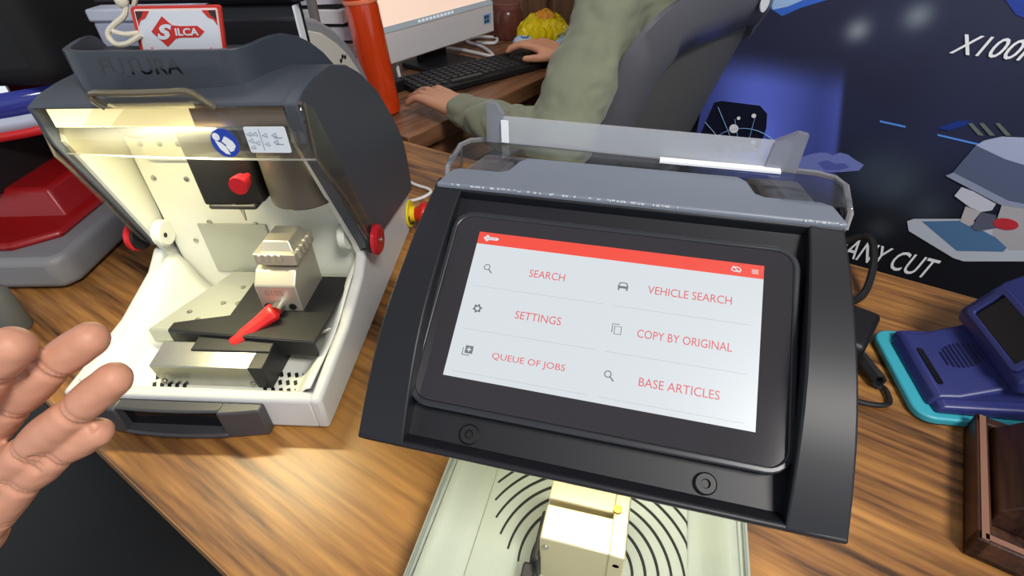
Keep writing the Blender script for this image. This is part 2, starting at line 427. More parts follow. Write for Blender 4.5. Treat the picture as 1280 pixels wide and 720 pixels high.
print_poly('light_streak', [(962, -6), (1010, -14), (1022, -8), (985, 8), (966, 12)], (170, 205, 245), 'streak_light')
print_poly('light_streak', [(1254, -4), (1290, -6), (1290, 26), (1270, 18)], (40, 66, 160), 'streak_dark')
for a, b in (((1100, 150), (1132, 158)), ((1172, 167), (1228, 181))):
    print_poly('light_streak', [a, (b[0], b[1] - 1), (b[0], b[1] + 1.5), (a[0], a[1] + 2.5)], (90, 150, 240), 'streak_line')
print_poly('light_streak', [(1172, 160), (1196, 151), (1214, 150), (1208, 156), (1186, 163)], (32, 58, 140), 'streak_mid')
for x in (1210, 1224, 1244):
    print_poly('grey_dash', [(x, 154), (x + 5, 153), (x + 20, 169), (x + 13, 169)], (104, 116, 112), 'dash')
# printed key machine on the banner
print_poly('machine_picture_tray', [(1134, 276), (1142, 273), (1206, 273), (1300, 300), (1300, 326), (1205, 326), (1192, 322), (1136, 288)], (196, 202, 214), 'pic_white')
print_poly('machine_picture_tray_well', [(1152, 276), (1204, 275), (1262, 305), (1254, 314), (1196, 313)], (84, 122, 164), 'pic_blue')
print_poly('machine_picture_column', [(1254, 250), (1300, 262), (1300, 312), (1262, 312), (1240, 292)], (182, 178, 184), 'pic_grey')
print_poly('machine_picture_hood', [(1183, 220), (1190, 216), (1220, 181), (1238, 175), (1300, 172), (1300, 262), (1250, 250)], (92, 102, 132), 'pic_hood')
print_poly('machine_picture_hood_top', [(1220, 181), (1230, 175), (1252, 170), (1300, 172), (1300, 214), (1282, 206), (1256, 198)], (176, 186, 216), 'pic_hood_top')
print_poly('machine_picture_hood_edge', [(1182, 219), (1192, 215), (1260, 250), (1300, 258), (1300, 263), (1250, 255)], (150, 158, 184), 'pic_edge')
print_poly('machine_picture_head', [(1193, 244), (1202, 233), (1216, 238), (1245, 254), (1240, 262), (1226, 264), (1212, 258)], (206, 208, 222), 'pic_head')
print_poly('machine_picture_head', [(1207, 257), (1226, 264), (1212, 282), (1200, 276)], (190, 186, 190), 'pic_head2')
print_poly('machine_picture_clamp', [(1226, 264), (1245, 268), (1246, 284), (1222, 288), (1214, 284)], (92, 96, 116), 'pic_clamp')
e = uv_of(1257, 279); LAY[0] += 0.0002
MB().lathe([(0.0001, 0), (0.02, 0), (0.02, 0.0003), (0.0001, 0.0003)], 20, 0, T(e[0], -LAY[0], e[1]) @ RX(pi / 2) @ Matrix.Diagonal((1, 0.62, 1, 1))).build('machine_picture_lever', ink('pic_red', (196, 52, 62)), bn)

# ------------------------------------------------------------------ key machine, left
ML = (-0.4097, 0.2531, 0.75); MLR = radians(11.0)
mk = thing('key_cutting_machine', 'white and grey key cutting machine with raised shield and lit interior', 'key machine', ML, MLR)
def side_poly(): return [(0.0, 0.004), (0.0, 0.046), (0.10, 0.056), (0.165, 0.075), (0.19, 0.092), (0.255, 0.083), (0.40, 0.060), (0.402, 0.004)]
b = MB()
for s in (-1, 1):
    b.prism(side_poly(), s * 0.121, s * 0.134, 'yz')
b.box((0, 0.007, 0.025), (0.25, 0.014, 0.042)); b.box((0, 0.2, 0.012), (0.25, 0.39, 0.014)); b.box((0, 0.396, 0.03), (0.25, 0.012, 0.05))
b.build('base_body', SILVERB, mk, bevel=0.004, seg=3)
# inner tray with curved side walls
b = MB()
def tray(u, v):
    x = -0.121 + 0.242 * u
    k = abs(x) / 0.121
    z = 0.022 + 0.030 * smooth(0.72, 1.0, k) + (0.028 * smooth(0.72, 1.0, k)) * smooth(0.3, 1, v)
    return (x, 0.012 + 0.19 * v, z)
b.grid(40, 12, tray); b.build('tray', WHITEB, mk, thick=0.002)
slots = MB()
for (cx, cy) in ((-0.052, 0.026), (0.075, 0.035)):
    for i in range(5):
        for j in range(3):
            slots.box((cx + (i - 2) * 0.0085 + (j % 2) * 0.003, cy + j * 0.011 - 0.004, 0.0236), (0.0035, 0.0065, 0.001), rz=0.5)
o = slots.build('tray_vents', BLACK, mk); tag(o, kind='stuff')
# front bumper with a hand recess
b = MB()
def bump(x0, x1, z0, z1, d, n=10):
    pts = []
    for i in range(n + 1):
        x = x0 + (x1 - x0) * i / n; u = (x + 0.0185) / 0.0935
        pts.append((x, -0.002 - d * (1 - 0.55 * u * u)))
    pts += [(x1, 0.004), (x0, 0.004)]
    b.prism(pts, z0, z1, 'xy')
bump(-0.112, -0.072, 0.003, 0.040, 0.016); bump(0.033, 0.075, 0.003, 0.040, 0.016)
bump(-0.074, 0.035, 0.003, 0.009, 0.017); bump(-0.074, 0.035, 0.036, 0.040, 0.012)
b.build('front_bumper', mat('bumper_grey', (62, 62, 66), 0.4), mk, bevel=0.002)
MB().box((-0.0195, -0.003, 0.0225), (0.108, 0.006, 0.027)).build('hand_recess', GLOSSB, mk)
# hood
fl = [(0.108, 0.262), (0.188, 0.098), (0.255, 0.086), (0.40, 0.064), (0.402, 0.085), (0.399, 0.124), (0.391, 0.151), (0.375, 0.177), (0.351, 0.205), (0.318, 0.242), (0.27, 0.276), (0.235, 0.294), (0.194, 0.306), (0.150, 0.308), (0.124, 0.305), (0.105, 0.299)]
b = MB()
b.prism(fl, 0.128, 0.141, 'yz'); b.prism(fl, -0.1255, -0.131, 'yz')
outl = [(0.402, 0.064), (0.402, 0.085), (0.399, 0.124), (0.391, 0.151), (0.375, 0.177), (0.351, 0.205), (0.318, 0.242), (0.27, 0.276), (0.235, 0.294), (0.194, 0.306), (0.150, 0.308), (0.124, 0.305), (0.106, 0.300), (0.105, 0.297)]
inl = [(0.108, 0.296), (0.124, 0.299), (0.150, 0.298), (0.194, 0.296), (0.232, 0.285), (0.266, 0.267), (0.312, 0.234), (0.344, 0.198), (0.367, 0.171), (0.382, 0.147), (0.389, 0.122), (0.392, 0.085), (0.392, 0.064)]
for x0, x1 in ((-0.127, 0.130),): b.prism(outl + inl, x0, x1, 'yz')
b.build('hood', HOOD, mk, bevel=0.006, seg=3)
# FUTURA band: a low rounded wall round the top tray
b = MB()
side_ = [(0.060, 0.140, 0.333), (0.074, 0.142, 0.333), (0.084, 0.149, 0.333), (0.089, 0.160, 0.333), (0.092, 0.172, 0.3335), (0.096, 0.186, 0.3335), (0.101, 0.200, 0.332), (0.107, 0.213, 0.327), (0.113, 0.226, 0.318), (0.118, 0.240, 0.305), (0.119, 0.262, 0.285)]
front = [(x, 0.140, 0.333) for x in (-0.045, -0.025, -0.005, 0.015, 0.035)]
outer = [(-x * 0.97, y, z) for x, y, z in reversed(side_)] + front + side_
n = len(outer)
inner = [(x * 0.945, 0.140 + (y - 0.140) * 0.97 + 0.005, z) for x, y, z in outer]
vs = [(x, y, 0.262) for x, y, z in outer] + outer + inner + [(x, y, min(z - 0.002, 0.316)) for x, y, z in inner]
fs = []
for k in range(3):
    for i in range(n):
        j = (i + 1) % n; fs.append((k * n + i, k * n + j, (k + 1) * n + j, (k + 1) * n + i))
for i in range((n - 1) // 2):
    q_ = list(dict.fromkeys((3 * n + i, 3 * n + i + 1, 4 * n - 2 - i, 4 * n - 1 - i)))
    if len(q_) > 2: fs.append(tuple(q_))
fs.append(tuple(range(n))[::-1])
b.add(vs, fs); b.build('top_tray', mat('top_tray_grey', (58, 63, 72), 0.34), mk, bevel=0.0015)
b = MB(); text_fit(b, 'FUTURA', -0.046, 0.029, 0.3135, 0.3275, T(0, 0.1396, 0) @ BM, 0, 0, 0.004); b.build('lettering', mat('lettering_black', (10, 10, 12), 0.12, spec=0.9), mk, smooth=0)
# inside panels
b = MB()
for x0, x1 in ((-0.125, -0.1195), (0.121, 0.1275)):
    MB().prism([(0.115, 0.262), (0.186, 0.108), (0.20, 0.05), (0.205, 0.05), (0.205, 0.285), (0.125, 0.285)], x0, x1, 'yz').build('inner_side_panel', WHITEB, mk)
b = MB(); b.box((0.004, 0.208, 0.125), (0.236, 0.006, 0.21)); b.prism([(0.205, 0.200), (0.196, 0.206), (0.196, 0.290), (0.211, 0.290)], -0.092, 0.12, 'yz')
b.build('inner_back_panel', WHITEB, mk, bevel=0.001)
b = MB(); b.box((-0.03, 0.2035, 0.085), (0.085, 0.002, 0.07)); b.build('back_plate', PLATE, mk)
rv = MB().lathe([(0.0001, 0), (0.0032, 0), (0.0028, 0.0012), (0.0001, 0.0018)], 10).build('rivet', STEEL, mk, loc=(-0.062, 0.2045, 0.179), rot=(pi / 2, 0, 0))
def dup_part(o, loc, rot=None):
    c = o.copy(); C.objects.link(c); c.location = loc
    if rot is not None: c.rotation_euler = rot
    return c
for x, z in ((-0.101, 0.180), (-0.057, 0.122), (-0.085, 0.095), (-0.037, 0.093), (-0.066, 0.075), (0.0, 0.12), (0.02, 0.10)): dup_part(rv, (x, 0.2045, z))
for x in (-0.09, -0.068, -0.047, -0.026): dup_part(rv, (x, 0.1955, 0.225))
b = MB(); b.tube([(-0.088 + 0.019 * cos(a * pi / 12), 0.1945, 0.244 + 0.012 * sin(a * pi / 12)) for a in range(10, 25)], 0.0022, 6, flat=0.4); b.build('red_emblem', RED, mk)
# LED bar
ledm = mat('led_white', (255, 246, 205), 0.4, emit=9.0)
MB().box((0.003, 0.132, 0.290), (0.244, 0.018, 0.010)).build('light_bar', WHITEB, mk)
MB().box((-0.045, 0.1175, 0.286), (0.150, 0.008, 0.019)).build('led_strip', mat('led_diffuser', (255, 242, 186), 0.4, emit=1.0), mk)
MB().box((0.077, 0.1175, 0.286), (0.092, 0.008, 0.019)).build('bar_end_cover', mat('bar_metal_reflection', (176, 150, 128), 0.3, metal=0.7), mk)  # orange reflections along the bar are painted into its metal colour
area_lamp('led_strip_light', (-0.02, 0.119, 0.2735), 0.15, 1.15, (1.0, 0.91, 0.54), (radians(-16), 0, 0), mk, 0.012)
# plate, carriage, clamp
b = MB(); b.prism([(-0.094, 0.088), (-0.03, 0.088), (0.10, 0.088), (0.118, 0.10), (0.118, 0.198), (-0.048, 0.198)], 0.049, 0.053, 'xy')
b.prism([(-0.094, 0.087), (-0.03, 0.087), (-0.03, 0.090), (-0.092, 0.091)], 0.036, 0.052, 'xy')
b.build('deck_plate', PLATE, mk, bevel=0.0008)
for x, y in ((-0.062, 0.118), (-0.045, 0.105), (-0.015, 0.105), (-0.03, 0.135), (-0.012, 0.135), (-0.02, 0.165)): dup_part(rv, (x, y, 0.053), (0, 0, 0))
b = MB(); b.prism([(-0.055, 0.072), (0.112, 0.060), (0.116, 0.10), (0.116, 0.172), (0.03, 0.172), (0.03, 0.105), (-0.055, 0.084)], 0.064, 0.068, 'xy')
b.prism([(-0.055, 0.071), (0.112, 0.059), (0.112, 0.062), (-0.055, 0.074)], 0.046, 0.067, 'xy'); b.prism([(0.0, 0.09), (0.09, 0.09), (0.09, 0.16), (0.0, 0.16)], 0.05, 0.066, 'xy')
b.box((0.124, 0.163, 0.060), (0.018, 0.022, 0.012))
b.build('carriage', DARKM, mk, bevel=0.001)
cl = MB(); cl.prism([(0.108, 0.070), (0.108, 0.112), (0.120, 0.124), (0.170, 0.134), (0.170, 0.070)], 0.036, 0.082, 'yz')
[cl.v.__setitem__(k_, (x_, y_, z_ - 0.010)) for k_, (x_, y_, z_) in enumerate(cl.v)]
cl.build('clamp', CLAMPS, mk, bevel=0.0015)
b = MB(); b.box((0.060, 0.146, 0.137), (0.052, 0.050, 0.014)); b.box((0.061, 0.148, 0.148), (0.044, 0.044, 0.012), taper=0.7)
for k in range(4): b.box((0.043 + 0.008 * k, 0.121, 0.139), (0.0045, 0.004, 0.010))
for k in range(4): b.box((0.087, 0.130 + 0.009 * k, 0.141), (0.005, 0.0055, 0.012))
b.v = [(0.062 + (x_ - 0.060) * 0.9, y_, z_ - 0.010) for x_, y_, z_ in b.v]
b.build('clamp_jaws', CLAMPS, mk, bevel=0.0012)
b = MB()
for x in (0.044, 0.072): b.lathe([(0.0001, 0), (0.0042, 0), (0.0042, 0.001), (0.0001, 0.001)], 12, 0, T(x, 0.1078, 0.074) @ RX(pi / 2))
b.build('clamp_hole', BLACK, mk)
b = MB(); text_fit(b, '0105', 0.046, 0.066, 0.089, 0.096, T(0, 0.1075, 0) @ BM, 0); b.build('clamp_engraving', mat('engraving', (140, 120, 100), 0.5), mk, smooth=0)
b = MB(); b.lathe([(0.0001, 0), (0.007, 0), (0.007, 0.012), (0.0001, 0.012)], 14, 0, T(0.057, 0.109, 0.075) @ RX(pi / 2)); b.build('lever_shaft', STEEL, mk)
b = MB(); b.tube(spline([(0.058, 0.096, 0.078), (0.050, 0.090, 0.074), (0.034, 0.076, 0.066), (0.019, 0.062, 0.059)], 4), [0.0095, 0.0112, 0.0115, 0.0112, 0.0105, 0.0098, 0.0093, 0.009, 0.0087, 0.0084, 0.0082, 0.008, 0.0068], 8, flat=0.8); b.build('clamp_lever', RED, mk, bevel=0.001)
# motor box at the front of the tray
b = MB(); b.prism([(0.034, 0.024), (0.030, 0.056), (0.062, 0.061), (0.062, 0.024)], -0.056, 0.052, 'yz'); b.build('motor_cover', STEEL, mk, bevel=0.001)
b = MB(); b.prism([(0.033, 0.024), (0.029, 0.0575), (0.088, 0.062), (0.088, 0.024)], 0.050, 0.066, 'yz'); b.prism([(0.050, 0.0585), (0.094, 0.0625), (0.094, 0.065), (0.050, 0.061)], -0.02, 0.066, 'yz'); b.build('motor_cover_back', DARKM, mk, bevel=0.001)
for x in (-0.052, 0.046):
    for z in (0.030, 0.052): dup_part(rv, (x, 0.0325, z))
# spindle head
b = MB(); b.prism([(-0.006, 0.142), (0.040, 0.142), (0.056, 0.150), (0.056, 0.20), (-0.006, 0.20)], 0.180, 0.275, 'xy')
b.prism([(-0.002, 0.140), (0.05, 0.140), (0.05, 0.19), (-0.002, 0.19)], 0.176, 0.182, 'xy'); b.build('spindle_head', BLACK, mk, bevel=0.003)
b = MB(); b.lathe([(0.0001, 0.166), (0.0015, 0.166), (0.003, 0.172), (0.006, 0.174), (0.010, 0.178), (0.010, 0.185), (0.0001, 0.185)], 16, 0, T(0.026, 0.152, 0)); b.lathe([(0.0001, 0.156), (0.0012, 0.158), (0.002, 0.168), (0.0001, 0.168)], 10, 0, T(0.026, 0.152, 0)); b.build('cutter', STEEL, mk)
pts = [(0.056, 0.205)] + [(0.092 + 0.036 * cos(radians(a)), 0.172 + 0.036 * sin(radians(a))) for a in range(180, 361, 12)] + [(0.127, 0.205)]
MB().prism(pts, 0.178, 0.275, 'xy').build('spindle_shroud', mat('shroud_grey', (104, 98, 92), 0.35, metal=0.6), mk, bevel=0.002)
b = MB(); b.lathe([(0.0001, 0), (0.0035, 0), (0.0035, 0.008), (0.008, 0.010), (0.0095, 0.02), (0.009, 0.022), (0.0001, 0.022)], 16, 0, T(0.052, 0.143, 0.214) @ RX(pi / 2)); b.build('tightening_knob', REDD, mk)
# shield: clear front panel, side arms, handle, pivots
def shx(u): return -0.134 + 0.278 * u
def shy(u): return 0.110 - 0.004 * (1 - (2 * u - 1) ** 2) - 0.004 * u + 0.006 * (1 - u)
b = MB(); b.grid(20, 3, lambda u, v: (shx(u), shy(u) + 0.004 * v, 0.2490 + 0.048 * v)); b.build('shield_panel', SMOKE, mk, thick=0.002)
b = MB(); b.tube([(shx(u / 20), shy(u / 20), 0.2490) for u in range(21)], 0.0010, 6); b.build('shield_lower_edge', CLEARF, mk)
SHF = mat('shield_frame_bronze', (86, 80, 70), 0.25)
b = MB(); b.tube([(shx(u / 20), shy(u / 20) + 0.004, 0.2975) for u in range(21)], 0.0024, 6); b.build('shield_frame', SHF, mk)
for s, xs in ((-1, -0.134), (1, 0.144)):
    MB().tube([(xs, 0.113, 0.2975), (xs, 0.108, 0.250), (xs * 0.5 + s * 0.072, 0.150, 0.186), (s * 0.144, 0.186, 0.115)], 0.0014, 6).build('shield_frame', SHF, mk)
    b = MB(); b.prism([(0.108, 0.250), (0.113, 0.296), (0.125, 0.290), (0.20, 0.125), (0.19, 0.098), (0.180, 0.112)], xs - 0.001, xs + 0.001, 'yz'); b.build('shield_arm', SMOKE, mk)
    b = MB(); b.lathe([(0.0001, 0), (0.015, 0), (0.0185, 0.002), (0.0185, 0.006), (0.015, 0.009), (0.0001, 0.010)], 24, 0, T(s * 0.1455, 0.193, 0.108) @ RY(s * pi / 2)); b.lathe([(0.0001, 0.0095), (0.003, 0.0095), (0.0028, 0.0115), (0.0001, 0.0115)], 10, 1, T(s * 0.1455, 0.193, 0.108) @ RY(s * pi / 2)); b.build('pivot_knob', [REDD, STEEL], mk)
    b = MB(); b.lathe([(0.0001, 0), (0.0165, 0), (0.0165, 0.004), (0.0001, 0.004)], 20, 0, T(s * 0.1415, 0.193, 0.108) @ RY(s * pi / 2)); b.build('pivot_washer', BLACK, mk)
    b = MB(); b.lathe([(0.0001, 0), (0.016, 0), (0.016, 0.008), (0.014, 0.010), (0.0001, 0.010)], 24, 0, T(s * 0.117, 0.193, 0.113) @ RY(-s * pi / 2)); b.lathe([(0.0001, 0.0101), (0.003, 0.0101), (0.003, 0.0105), (0.0001, 0.0105)], 10, 1, T(s * 0.117, 0.188, 0.113) @ RY(-s * pi / 2)); b.build('pivot_boss', [WHITEB, BLACK], mk)
b = MB(); b.tube(spline([(-0.045, 0.1040, 0.2980), (-0.049, 0.1000, 0.3060), (-0.045, 0.0970, 0.3130), (-0.025, 0.0940, 0.3140), (0.0, 0.0930, 0.3140), (0.03, 0.0940, 0.3140), (0.050, 0.0970, 0.3130), (0.060, 0.1010, 0.3030), (0.064, 0.1040, 0.2970)], 4), 0.0028, 8); b.build('shield_handle', mat('handle_bronze', (120, 112, 92), 0.15, metal=0.3), mk)
b = MB(); b.grid(8, 1, lambda u, v: (-0.045 + 0.104 * u, 0.105 - 0.009 * v, 0.297 + 0.015 * v)); b.build('handle_web', SMOKE, mk, thick=0.0015)
# stickers on the shield
SY = 0.1035
b = MB(); b.lathe([(0.0001, 0), (0.0135, 0), (0.0135, 0.0004), (0.0001, 0.0004)], 28, 0, T(0.062, SY, 0.2655) @ RX(pi / 2)); b.build('reading_sign', mat('sign_blue', (32, 66, 170), 0.4), mk)
b = MB(); M0 = T(0.062, SY - 0.0006, 0.2655) @ BM @ Matrix.Scale(0.87, 4)
b.lathe([(0.0001, 0), (0.0036, 0), (0.0036, 0.0002), (0.0001, 0.0002)], 16, 0, T(0.0555, SY - 0.0006, 0.2715) @ RX(pi / 2))
b.add([(-0.0105, 0.003, 0), (-0.004, 0.0005, 0), (0.0, -0.004, 0), (0.002, -0.0125, 0), (-0.003, -0.0115, 0), (-0.008, -0.006, 0)], [(0, 1, 2, 3, 4, 5)], 0, M0)
b.add([(0.0, -0.0035, 0), (0.0055, 0.0055, 0), (0.0095, 0.002, 0), (0.0115, -0.003, 0), (0.007, -0.0085, 0), (0.003, -0.0095, 0)], [(0, 1, 2, 3, 4, 5)], 0, M0)
b.add([(-0.003, 0.002, 0), (0.002, 0.0075, 0), (0.0058, 0.0055, 0), (0.0008, -0.002, 0)], [(0, 1, 2, 3)], 0, M0)
b.build('sign_pictogram', mat('sign_white', (226, 232, 240), 0.5), mk, smooth=0)
b = MB(); b.prism(rrect(0.084, 0.256, 0.124, 0.280, 0.002, 3), SY + 0.001, SY + 0.0014, 'xz'); b.build('instruction_label', mat('label_white', (214, 224, 232), 0.5), mk)
b = MB()
for x, z in ((0.088, 0.265), (0.088, 0.259), (0.088, 0.253), (0.0935, 0.265), (0.0935, 0.257), (0.103, 0.264), (0.103, 0.256), (0.112, 0.264), (0.112, 0.258)):
    b.tube([(x - 0.0022, SY + 0.0005, z + 0.0085), (x + 0.002, SY + 0.0005, z + 0.0103), (x + 0.0024, SY + 0.0005, z + 0.0067)], 0.0003, 4, closed=True)
for z in (0.2615, 0.2555): b.box((0.115, SY + 0.0007, z + 0.0085), (0.008, 0.0002, 0.0006))
b.box((0.0985, SY + 0.0007, 0.268), (0.0005, 0.0002, 0.02))
b.build('label_drawing', mat('label_ink', (130, 146, 166), 0.6), mk, smooth=0)
# the hood's front edge sweeps back a little towards its left end
for ob in mk.children:
    if ob.type == 'MESH' and ob.name.split('.')[0] in ('hood', 'shield_panel', 'shield_lower_edge', 'shield_frame', 'shield_arm', 'shield_handle', 'handle_web', 'light_bar', 'led_strip', 'bar_end_cover', 'reading_sign', 'sign_pictogram', 'instruction_label', 'label_drawing', 'inner_side_panel'):
        for v in ob.data.vertices:
            k = max(0.0, min(1.1, (0.14 - v.co.x) / 0.27)); wg = 1 - smooth(0.16, 0.26, v.co.y)
            wz = smooth(0.10, 0.25, v.co.z)
            v.co.y += 0.028 * k * wg * wz; v.co.z -= 0.012 * k * wg * wz
# emergency stop on the right flank
EM = T(0.1345, 0.385, 0.030) @ RY(pi / 2)
MB().lathe([(0.0001, 0), (0.021, 0), (0.021, 0.003), (0.0001, 0.003)], 26, 0, EM).build('stop_plate', YEL, mk)
b = MB(); b.tube([(0.0160 * cos(a * pi / 12), 0.0160 * sin(a * pi / 12), 0.0034) for a in range(-7, 8)], 0.0012, 4, 0, EM); b.build('stop_ring_mark', BLACK, mk)
MB().lathe([(0.0001, 0.003), (0.012, 0.003), (0.012, 0.010), (0.0001, 0.010)], 22, 0, EM).build('stop_collar', YEL, mk)
MB().lathe([(0.0001, 0.010), (0.010, 0.010), (0.014, 0.018), (0.018, 0.020), (0.0185, 0.026), (0.015, 0.031), (0.0001, 0.033)], 22, 0, EM).build('stop_button', RED, mk, smooth=60)
# tablet swung up over the top
b = MB(); b.prism([(0.262, 0.300), (0.262, 0.332), (0.272, 0.345), (0.285, 0.345), (0.285, 0.300)], -0.012, 0.088, 'yz'); b.build('tablet_bracket', HOUSE, mk, bevel=0.002)
b = MB(); b.box((0.088, 0.268, 0.326), (0.0022, 0.012, 0.036)); b.build('bracket_trim', mat('trim_white', (225, 228, 230), 0.5), mk)
b = MB(); b.box((-0.012, 0.278, 0.392), (0.226, 0.030, 0.090), M=None); b.build('tablet_housing', HOUSE, mk, bevel=0.004)

# tag with cord lying against the bracket
tg = thing('hang_tag', 'white card tag with red key emblem on a cream cord atop the left machine', 'tag', (ML[0] + (cos(MLR) * 0.014 - sin(MLR) * 0.180), ML[1] + (sin(MLR) * 0.014 + cos(MLR) * 0.180), 0.75 + 0.3155), MLR)
TM = RX(radians(8)) @ BM
cw, chh = 0.078, 0.050
def skew(p): return (p[0] + (p[1] - 0.02) * 0.30, p[1])
def tagpoly(name, pts, z, m):
    vs = [(*skew(p), 0) for p in pts]; n = len(vs)
    return MB().prism([(v[0], v[1]) for v in vs], z, z + 0.0003, 'xy', 0, RX(radians(8)) @ Matrix(((1, 0, 0, 0), (0, 0, -1, 0), (0, 1, 0, 0), (0, 0, 0, 1)))).build(name, m, tg, smooth=0)
CARD = mat('tag_card', (222, 226, 234), 0.5); TRED = mat('tag_red', (206, 56, 48), 0.5); TDARK = mat('tag_dark', (60, 48, 44), 0.5); TPINK = mat('tag_pink', (226, 150, 156), 0.6)
o = MB().prism([skew(p) for p in rrect(-0.042, 0.0, 0.041, 0.046, 0.003)], -0.003, 0.0, 'xy', 0, RX(radians(8)) @ Matrix(((1, 0, 0, 0), (0, 0, -1, 0), (0, 1, 0, 0), (0, 0, 0, 1)))).build('card', TRED, tg)
tagpoly('white_face', rrect(-0.0385, 0.0, 0.0385, 0.0445, 0.002), 0.0004, mat('tag_edge', (238, 214, 208), 0.5))
tagpoly('white_face', rrect(-0.037, 0.0, 0.037, 0.0430, 0.002), 0.0008, CARD)
for s in (-1, 1):
    tagpoly('corner_ornament', [(s * 0.037, 0.043), (s * 0.024, 0.043), (s * 0.029, 0.037), (s * 0.034, 0.035), (s * 0.037, 0.030)], 0.0011, TRED)
    tagpoly('corner_ornament', [(s * 0.037, 0.043), (s * 0.030, 0.043), (s * 0.0325, 0.0385), (s * 0.037, 0.035)], 0.0014, TDARK)
tagpoly('key_emblem', [(-0.0262, 0.0255), (-0.0135, 0.0385), (-0.0055, 0.0308), (0.0015, 0.0300), (0.018, 0.0300), (0.024, 0.0250), (0.018, 0.0200), (0.0015, 0.0200), (-0.004, 0.0192), (-0.0135, 0.0120)], 0.0011, TRED)
b = MB(); Mt = RX(radians(8)) @ Matrix(((1, 0.30, 0, -0.006), (0, 0, -1, -0.0018), (0, 1, 0, 0), (0, 0, 0, 1)))
text_fit(b, 'S', -0.0215, -0.0060, 0.0185, 0.0320, Mt, 0, 0.3, 0.05); text_fit(b, 'ILCA', -0.0035, 0.0185, 0.0218, 0.0284, Mt, 0, 0, 0.03); b.build('lettering', CARD, tg, smooth=0)
sky = [(-0.034, 0.0)]; random.seed(3)
for i in range(26):
    x = -0.034 + 0.062 * i / 25; hgt = 0.003 + random.random() * 0.003 + (0.008 if i in (2, 25) else 0)
    sky += [(x - 0.001, hgt), (x + 0.001, hgt)]
sky.append((0.030, 0.0))
tagpoly('skyline_print', sky, 0.0011, TPINK)
CORD = mat('cream_cord', (214, 206, 186), 0.8, bump=0.4, bump_scale=900)
b = MB(); b.tube(spline([(-0.036, -0.004, 0.0225), (-0.050, -0.008, 0.016), (-0.062, -0.008, 0.016), (-0.066, -0.006, 0.024), (-0.058, -0.004, 0.031), (-0.046, -0.002, 0.038), (-0.042, 0.0, 0.046), (-0.044, 0.001, 0.054)], 6), 0.0024, 8); b.tube(spline([(-0.037, -0.004, 0.024), (-0.050, -0.006, 0.0235), (-0.060, -0.006, 0.026)], 5), 0.0022, 8)
b.ball((-0.044, 0.0, 0.050), (0.006, 0.005, 0.007)); b.tube(spline([(-0.034, 0, 0.046), (-0.030, -0.001, 0.052), (-0.036, 0.0, 0.057)], 4), 0.002, 6)
b.build('cord', CORD, tg)

# ------------------------------------------------------------------ key machine, right, with tablet
RX0 = -0.0118
mr = thing('key_cutting_machine', 'charcoal key cutting machine with lit touchscreen tablet in the centre', 'key machine', (RX0, 0.10, 0.75), 0)
b = MB()
sp = [(0.0, 0.003), (0.0, 0.030), (0.30, 0.042), (0.34, 0.10), (0.385, 0.06), (0.385, 0.003)]
for s in (-1, 1): b.prism([(0.0, 0.003), (0.0, 0.032), (0.385, 0.045), (0.385, 0.003)], s * 0.1165, s * 0.1255, 'yz')
b.box((0, 0.004, 0.018), (0.25, 0.010, 0.030)); b.box((0, 0.19, 0.010), (0.246, 0.38, 0.012))
b.build('base_body', SAGE, mr, bevel=0.0025, seg=3)
for s in (-1, 1): MB().tube([(s * 0.1215, 0.002, 0.0335), (s * 0.1215, 0.38, 0.0462)], 0.0012, 6).build('rim_seal', mat('rim_seal', (120, 128, 124), 0.5), mr)
b = MB()
def tray2(u, v):
    x = -0.1165 + 0.233 * u; k = abs(x) / 0.1165
    return (x, 0.008 + 0.34 * v, 0.020 + 0.018 * smooth(0.74, 1.0, k))
b.grid(32, 8, tray2); b.build('tray', SAGE, mr, thick=0.002)
b = MB(); b.prism(rrect(-0.083, 0.03, 0.083, 0.27, 0.004, 2), 0.0208, 0.0228, 'xy'); b.build('floor_plate', SAGE, mr, bevel=0.0006)
arc_m = mat('slot_black', (18, 19, 17), 0.7)
for s in (-1, 1):
    for k in range(8):
        r = 0.034 + 0.0098 * k
        a0, a1 = (188, 108) if k < 3 else (180 - (k - 3) * 8, 106 - k * 1.0)
        if s > 0: a0, a1 = (180 - a0 - 3), (180 - a1)
        pts = []
        N_ = 18
        for i in range(N_ + 1):
            a = radians(a0 + (a1 - a0) * i / N_); wd = 0.0012 * (0.35 + 0.65 * sin(pi * min(1, max(0, i / N_)) * 0.5 + 0.5))
            pts.append((r * cos(a), r * sin(a), wd))
        po = [(x * (1 + w_ / r), y * (1 + w_ / r)) for x, y, w_ in pts] + [(x * (1 - w_ / r), y * (1 - w_ / r)) for x, y, w_ in reversed(pts)]
        po = [(min(0.082, max(-0.082, x + 0.008)), y + 0.096) for x, y in po]
        MB().prism(po, 0.0222, 0.0233, 'xy').build('vent_slot', arc_m, mr, smooth=0)
